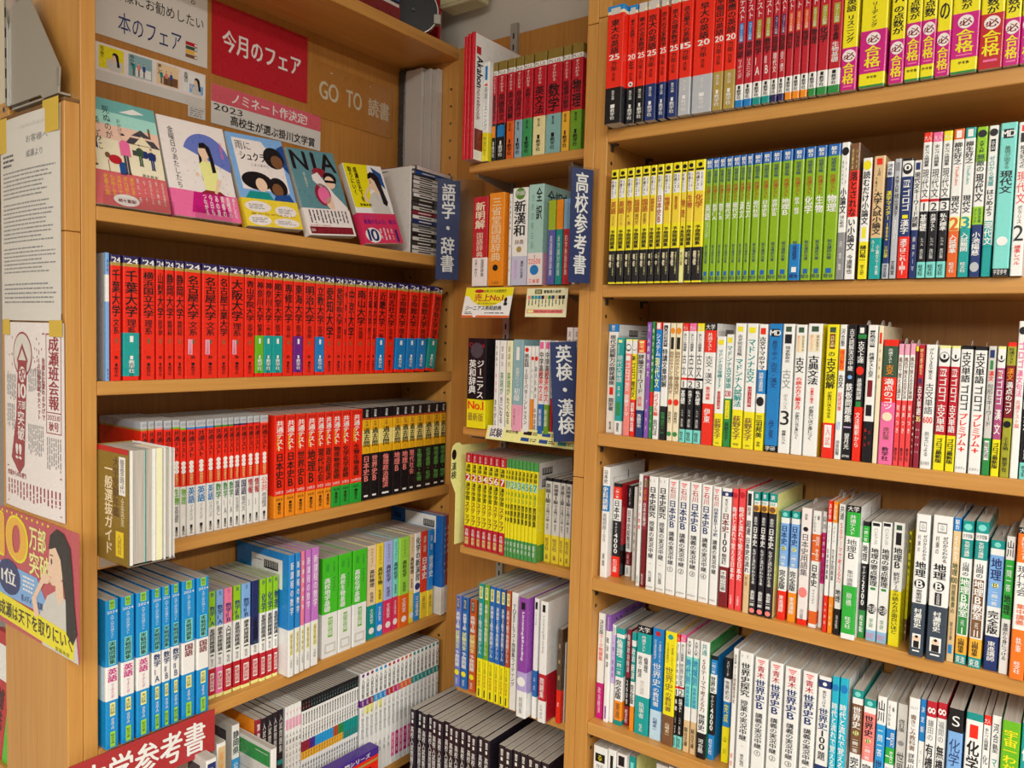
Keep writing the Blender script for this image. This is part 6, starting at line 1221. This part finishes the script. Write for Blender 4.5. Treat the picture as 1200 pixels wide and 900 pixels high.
for k, (Y0, Y1) in enumerate(((.636, .76), (.80, .875))):
    m = MB(); m.box(-(Y1-Y0)/2, (Y1-Y0)/2, -.0008, 0, .0002, .026, 'clear'); m.box(-(Y1-Y0)/2, (Y1-Y0)/2, 0, .012, .0002, .0012, 'clear')
    o = build('card_holder', m, None, (-1.3115+.0006, (Y0+Y1)/2, zz(.194)), (0, 0, math.pi/2)); p = MB(); p.box(-(Y1-Y0)/2, (Y1-Y0)/2, -.0011, -.0008, .0250, .026, 'clear'); build('holder_lip', p, o)
    tag(o, ('clear plastic lip in front of the temple novel', 'clear plastic lip in front of the umbrella novel')[k], 'card holder', 'clear lips on the display shelf')
# white bookend panel and the stack of CD cases
be = thing('bookend', 'tall pale grey bookend panel between the last novel and the disc cases', 'bookend', (-1.40, 1.361, zz(.1945)))
m = MB(); m.box(-.082, .08, 0, .0025, 0, .205, 'sg', .0008); build('upright_panel', m, be); m = MB(); m.box(-.082, .078, -.0012, .0, 0.0, .0012, 'sg'); build('foot_plate', m, be)
CDC = ['nv3', 'sg', 'wh', 'sg', 'sg', 'wh', 'dk2', 'gy2', 'sg', 'mr', 'wh', 'nv', 'gy', 'sg', 'bk', 'sg', 'dk2', 'sg', 'sg']
PAL['dk2'] = '3B3A34'
CDL = ['blue-ended', 'pale grey', 'white-ended', 'silvery', 'stone grey', 'bright white', 'olive black', 'slate', 'light grey', 'maroon', 'plain white', 'deep navy', 'mid grey', 'off-grey', 'jet black', 'dusty grey', 'dark olive', 'ash grey', 'bottom grey']
for i in range(20):
    j = 19-i; z = .1945+i*.01035+.0002
    top = j == 0; ang = (R(4) if j == 0 else random.uniform(-.012, .012)); col = 'cr' if top else CDC[j-1]
    o = thing('cd_case', ('red disc case lying on top of the stack beside the bookend' if top else '%s disc case, %s down in the stack behind the bookend' % (CDL[j-1], ORD[j])), 'disc case', (-1.385+(.006 if j < 2 else 0)+random.uniform(-.0015, .0015), 1.4375-(.004 if top else 0), zz(z)), (0, 0, ang), 'disc cases in the stack')
    m = MB(); m.box(-.0625, .0625, -.071, .071, 0, .0098, 'dk2' if j % 3 else 'gy2', .0006); build('case', m, o)
    m = MB(); m.box(.0626, .0630, -.066, .066, .0008, .0090, col if not top else 'pw'); m.box(.0630, .0632, -.045, .0, .0035, .0062, 'bk' if col in ('wh', 'sg', 'gy') else 'sg'); 
    if top: m.box(-.061, .061, -.070, .070, .0099, .0102, 'cr')
    m.box(-.06, .06, -.0714, -.0711, .002, .0080, 'sg' if j < 3 else 'gy2'); build('paper_insert', m, o)
# tall pale boards in the back corner of the display bay
for k, (x0, x1, y0, y1, lab) in enumerate(((-1.483, -1.461, 1.476, 1.509, 'narrow dark grey board'), (-1.459, -1.402, 1.478, 1.510, 'broad pale grey board'), (-1.400, -1.378, 1.484, 1.5105, 'middle thin grey board'), (-1.376, -1.361, 1.488, 1.5105, 'outer thin grey board'))):
    o = thing('display_board', '%s standing in the back corner behind the disc cases' % lab, 'board', ((x0+x1)/2, (y0+y1)/2, zz(.1945)), group='spare boards in the display corner')
    m = MB(); m.box((x0-x1)/2, (x1-x0)/2, (y0-y1)/2, (y1-y0)/2, 0, .485-.004*k, 'dk2' if k == 0 else 'pillar', .0012); build('board_sheet', m, o)
    m = MB(); m.box((x1-x0)/2+.0001, (x1-x0)/2+.0006, (y0-y1)/2+.003, (y1-y0)/2-.003, .004, .475, 'sg'); build('edge_strip', m, o)
# ---- on top of the display bookcase
o = thing('boxed_set', 'red, black and blue box lying on top of the display bookcase', 'box', (-1.40, 1.23, zz(.7150)))
m = MB(); m.box(-.07, .07, -.17, .095, 0, .045, 'dr', .001); m.box(.0701, .0704, -.165, .09, .036, .043, 'sg'); build('box_base', m, o)
m = MB(); m.box(-.068, .0695, -.168, .093, .0453, .20, 'nz', .001); m.box(.0696, .0699, .03, .09, .05, .19, 'bl3')
g = MB(); g.htext('DISC', -.05, .05, .07, .10, 0, 'sg', 1); m.add([(.0701, px, pz) for px, py, pz in g.v], g.f, 'sg'); build('box_lid', m, o)
o = thing('round_case', 'round black case with a chrome rim on top of the display bookcase', 'case', (-1.345, 1.388, zz(.7150)), (0, 0, R(48)))
def ring(m, r0, r1, y0, y1, cz, code, n=40):
    for k in range(n):
        a, b = 2*math.pi*k/n, 2*math.pi*(k+1)/n
        P0 = [(r*math.cos(t), y, cz+r*math.sin(t)) for t in (a, b) for r in (r0, r1) for y in (y0, y1)]
        m.add(P0, [(0, 2, 6, 4), (1, 5, 7, 3), (2, 3, 7, 6), (0, 4, 5, 1)], code)
m = MB(); m.cyl((0, 0, .058), (0, .018, .058), .0538, 'blackmatte', 40); build('case_body', m, o)
m = MB(); ring(m, .0541, .0562, -.002, .02, .058, 'steel'); build('rim', m, o)
m = MB(); m.box(.045, .062, -.006, .012, .03, .052, 'greymetal', .001); build('latch', m, o); m = MB(); m.cyl((-.004, -.001, .058), (-.004, -.005, .058), .004, 'gy2', 14); build('hub', m, o)
o = thing('red_folder', 'red folder standing behind the round black case', 'folder', (-1.395, 1.478, zz(.7150))); m = MB(); m.box(-.05, .05, -.004, .004, 0, .24, 'cr', .001); build('cover', m, o); m = MB(); m.box(-.048, .048, .0041, .007, .002, .238, 'pages'); build('page_block', m, o)
o = thing('junction_box', 'cream plastic junction box high on the wall above the corner rack', 'junction box', (-1.285, 1.5, zz(.85))); m = MB(); m.box(-.058, .058, -.028, .0245, -.046, .05, 'beigeplastic', .003); build('box_body', m, o); m = MB(); m.box(-.054, .054, -.0305, -.0281, -.040, .046, 'beigeplastic', .001); build('cover', m, o)

# ================================================================ rows built by rule
def simple_book(kind, lab, cat, group, w, h, dep, loc, rz, bands, items, side=None, obi=None):
    o = make_book(kind, w, h, dep, bands, items, obi, side, False, False, loc, (0, 0, rz)); return tag(o, lab, cat, group)
EZ = -1.044
def e_row(Y, w, X, h, kind, lab, bands, items, group, side=None, dep=None):
    return simple_book(kind, lab, 'book', group, w, h, dep or min(.176, 1.484+X-.003) , (X, Y+w/2, zz(EZ)+.0003), math.pi/2, bands, items, side)
G5 = 'thin booklets on the display bookcase low shelf'
for k, (Y, X, h, w, lab, bands, items, side) in enumerate((
    (.789, -1.251, .257, .021, 'white book with a navy label, foremost below the red board sign', [('wh', 1)], ['.03,.16,P,nv,.8', '.05,.14,T,wh,塾', '.2,.6,S,bk,公立高校入試'], ('L', 'sv')),
    (.834, -1.287, .257, .019, 'white book with a beige-orange spine panel, second below the board sign', [('wh', 1)], ['.03,.42,P,tn,.8', '.06,.4,T,or,高校入試', '.5,.9,S,bk,問題集'], ('L', 'sv')),
    (.893, -1.327, .257, .017, 'white and blue prefecture book near the red board sign', [('wh.28', 1)], None, ('L', 'sv')),
    (.912, -1.227, .235, .013, 'white book with green-topped cover jutting out low on the display bookcase', [('wh', 1)], ['.1,.5,T,gy,英語'], ('L', 'grn')))):
    if items is None: bands = [('wh', .27), ('cb', .55), ('wh', 1)]; items = ['.05,.24,B,bk,静岡県', '.3,.52,S,wh,公立高校', '.6,.9,S,mr,問題集']
    sd = side
    o = simple_book('exam_book', lab, 'book', 'exam books below the board sign', w, h, .15, (X, Y+w/2, zz(EZ)+.0003), math.pi/2, bands, items, None)
    m = MB(); x = -w/2-.0003
    def sr(a, b, t0, t1, c, i=0): m.add([(x-.0001*i, a, h*(1-t1)), (x-.0001*i, b, h*(1-t1)), (x-.0001*i, b, h*(1-t0)), (x-.0001*i, a, h*(1-t0))], [(0, 1, 2, 3)], c)
    if k == 3: sr(.001, .149, .002, .998, 'sg'); sr(.004, .149, .03, .16, 'gn', 1); sr(.01, .05, .06, .066, 'sg', 2); sr(.10, .14, .09, .096, 'sg', 2); sr(.02, .12, .26, .265, 'gy', 1); sr(.02, .024, .26, .9, 'gy', 1); sr(.05, .1, .4, .8, 'pb', 1)
    else: sr(.001, .149, .002, .998, 'sg'); sr(.02, .06, .06, .16, 'gy2', 1); sr(.08, .14, .3, .7, 'lv3', 1)
    build('cover_print', m, o)
o = e_row(.936, .0125, -1.31, .257, 'practice_book', 'purple practice book with an orange cover, first of the dark ones', [('mr', 1)], ['.03,.4,S,wh,算数練習帳', '.5,.9,B,wh,くもん'], 'dark practice books', ('L', 'or'))
for k, (c, l) in enumerate((('prp', 'violet'), ('nv2', 'navy'), ('dr', 'wine red'), ('gt', 'dark green'))):
    e_row(.9495+.0135*k, .0128, -1.31, .255+.001*k, 'practice_book', 'thin black and %s practice book low on the display bookcase' % l, [('nz', .42), (c, .46), ('nz', 1)], ['.04,.36,S,sg,入試問題集', '.5,.62,P,wh,.7', '.66,.8,P,wh,.7'], 'dark practice books')
for k in range(5):
    e_row(1.0085+.0083*k, .0079, -1.31, .257, 'booklet', 'thin white and pink booklet, %s of five past the dark practice books' % ORD[k], [('wh', 1)], ['.02,.1,T,pk,新', '.11,.2,P,pk4,.8', '.22,.6,S,bk,入試によくでる', '.65,.8,T,bk,要点', '.84,.95,P,%s,.7' % ('cr', 'sa', 'nv', 'sa', 'gn2')[k]], G5)
cols = ['mr']*3+['prp']*2+['cb']*7+['rs']*2+['gn']*2+['gt']*6
for k in range(22):
    e_row(1.0515+.0073*k, .0069, -1.31, .257, 'booklet', 'thin white booklet with black top and %s band, %s along the low shelf' % ({'mr': 'crimson', 'prp': 'violet', 'cb': 'blue', 'rs': 'rust', 'gn': 'green', 'gt': 'teal'}[cols[k]], ORD[k]), [('bk', .10), ('wh', .36), (cols[k], .45), ('yl3' if k < 16 else cols[k], .52), ('wh', 1)], ['.02,.09,T,%s,入試' % ('sa' if k < 3 else 'lt'), '.12,.22,S,bk,最短完成', '.24,.35,S,bk,中学総合', '.455,.515,T,br,標準', '.55,.78,S,bk,総合的研究問', '.83,.95,T,gy,旺文社'], G5)
cols = ['vi', 'vi', 'mr', 'cb', 'cb', 'bl2', 'cr', 'cr', 'mg', 'og', 'og', 'og', 'gt', 'gt', 'gt', 'gt', 'gt', 'gt', 'gt']
nm = {'vi': 'violet', 'mr': 'maroon', 'cb': 'sky blue', 'bl2': 'blue', 'cr': 'red', 'mg': 'magenta', 'og': 'orange', 'gt': 'teal'}
for k in range(19):
    w = .0137; it = ['.01,.04,C,%s,.7' % cols[k], '.055,.24,S,bk,入試対策', '.255,.31,T,wh,国','.34,.4,T,br,1年', '.42,.62,S,bk,ひとつひとつ', '.7,.82,T,gy,受験']
    if 7 <= k <= 12: it += ['.70,.93,P,%s,.75' % ('pk' if k % 2 else 'mg'), '.72,.91,T,wh,改訂版']
    e_row(1.2185+.0142*k, w, -1.31, .257, 'booklet', 'white booklet with a %s middle block, %s from the dotted row start' % (nm[cols[k]], ORD[k]), [('wh', .25), (cols[k], .315), ('ly' if k in (1, 2, 4) else 'wh', .39), ('wh', 1)], it, G5)
# face-out red and purple box in front of the thin booklets
o = thing('display_box', 'low red box with a purple lettered top edge in front of the thin booklets', 'box', (-1.262, 1.135, zz(EZ)), (0, 0, math.pi/2))
m = MB(); m.box(-.097, .097, 0, .03, .0003, .0800, 'rd', .001); m.htext('中学', -.05, .08, .012, .06, -.0004, 'bk', 1); m.rect(-.096, .096, .068, .074, -.0004, 'gd'); build('box_body', m, o)
m = MB(); m.box(-.0975, .0975, -.0004, .0305, .0803, .098, 'prp', .001); m.htext('くわしい入門シリーズ', -.08, .07, .083, .094, -.0009, 'wh', 1); build('lid', m, o)
# black workbooks in the corner
BZ = -1.139
def b_row(x, w, lab, tall=.257, green=False):
    it = ['.03,.085,P,wh,.36', '.035,.08,T,bk,全国', '.1,.13,P,wh,.3', '.16,.62,S,wh,高校入試問題正解', '.7,.9,S,gy,大学入試']
    if green: it += ['.45,.9,P,gr5,.3']
    simple_book('workbook', lab, 'book', 'black workbooks in the corner', w, tall, .166, (x+w/2, 1.318+random.uniform(-.004, .004), zz(BZ)+.0003), 0, [('nz', 1)], it)
xs = [-1.243+.0169*k for k in range(14)]
for k, x in enumerate(xs): b_row(x, .0164, 'thick black workbook in the corner, %s from the display bookcase' % ORD[k] if k != 5 else 'black workbook with a green strip among the corner black books', .255+.002*(k % 3 == 0), k == 5)
for k in range(7): b_row(-.982+.0185*k, .0178, 'black workbook in the group by the post, %s from the gap' % ORD[k])
# thick guide books shoved in backwards at the outer end of the third shelf: their page edges face out
def guide(lab, Y0, Y1, X0, dep, h, cov, rot, cover_print=None, leaf=None):
    w = Y1-Y0; o = thing('guide_book', lab, 'book', (-X0, (Y0+Y1)/2, zz(-.384)+.0004), (0, 0, math.pi/2+rot), 'guide books at the outer end of the third shelf')
    m = MB(); t = .0012
    m.box(-w/2, -w/2+t, .0, dep, 0, h, cov); m.box(w/2-t, w/2, .0, dep, 0, h, 'wh'); m.box(-w/2+t, w/2-t, dep-t, dep, 0, h, cov)
    if cover_print:
        g = MB(); cover_print(g, dep, h); m_ = [(-w/2-.0004+y, dep/2-x, z) for x, y, z in g.v]; o0 = len(m.v); m.v += m_
        for f, mi in zip(g.f, g.m): m.f.append(tuple(k+o0 for k in f)); m.m.append(m.mi(g.mats[mi]))
    build('cover', m, o)
    p = MB(); p.box(-w/2+t+.0002, w/2-t-.0002, .003, dep-t-.0002, .002, h-.002, 'pages'); build('page_block', p, o)
    if leaf: 
        for k, (a, c, wd) in enumerate(leaf):
            q = MB(); q.box(a, a+wd, .0012, dep*.6, .001, h-.0015, c); build('leaf', q, o)
    return o
def gp(q, d, h):
    q.rect(-d/2, d/2, 0, h, .0001, 'gd2'); q.rect(-d*.44, d*.06, 0, h, .00005, 'gd2'); q.vtext('一般選抜ガイド', -d*.10, h*.05, h*.86, d*.26, -.0001, 'cm', 1); q.vtext('大学受験年鑑', d*.13, h*.4, h*.92, d*.2, -.0001, 'br2', 1)
    q.rect(d*.22, d*.42, h*.60, h*.93, -.0001, 'wh'); q.vtext('螢雪時代', d*.32, h*.62, h*.91, d*.13, -.0002, 'bk'); q.rect(d*.12, d*.36, h*.06, h*.28, -.0001, 'yl2'); q.vtext('入試科目', d*.24, h*.08, h*.26, d*.14, -.0002, 'br'); q.vtext('全国版', d*.33, h*.33, h*.58, d*.1, -.0001, 'cm'); q.rect(-d*.5, d*.5, h*.955, h, -.0001, 'cr')
GX = 1.213
guide('very thick gold-covered guide book turned page edges outward, display bookcase third shelf', .6265, .6880, GX, .104, .188, 'gd2', 0, gp, [(-.028, 'wh', .005), (-.002, 'gt', .0006), (.010, 'wh', .005), (.016, 'ly2', .010)])
guide('slimmer white guide book turned page edges outward, beside the gold-covered one', .6890, .6985, GX+.002, .102, .186, 'wh', 0)
guide('thinnest white guide book turned page edges outward, third of the backward ones', .6995, .7065, GX+.004, .100, .184, 'wh', 0)
o = thing('book_ledge', 'thin steel ledge under the backward guide books', 'ledge', (-1.262, .667, zz(-.384))); m = MB(); m.box(-.0475, .047, -.040, .040, -.0016, 0, 'steel'); build('ledge_plate', m, o); m = MB(); m.box(-.0475, -.0465, -.04, .04, -.02, -.0017, 'steel'); build('fixing_tab', m, o)
read_rows()
load_glyphs(set(''.join(q for row in ALL_BOOKS for b in row for q in b['args']))|set('共通テスト大学入学予想問題集教学社編改訂版旺文社'))
shelf_books()
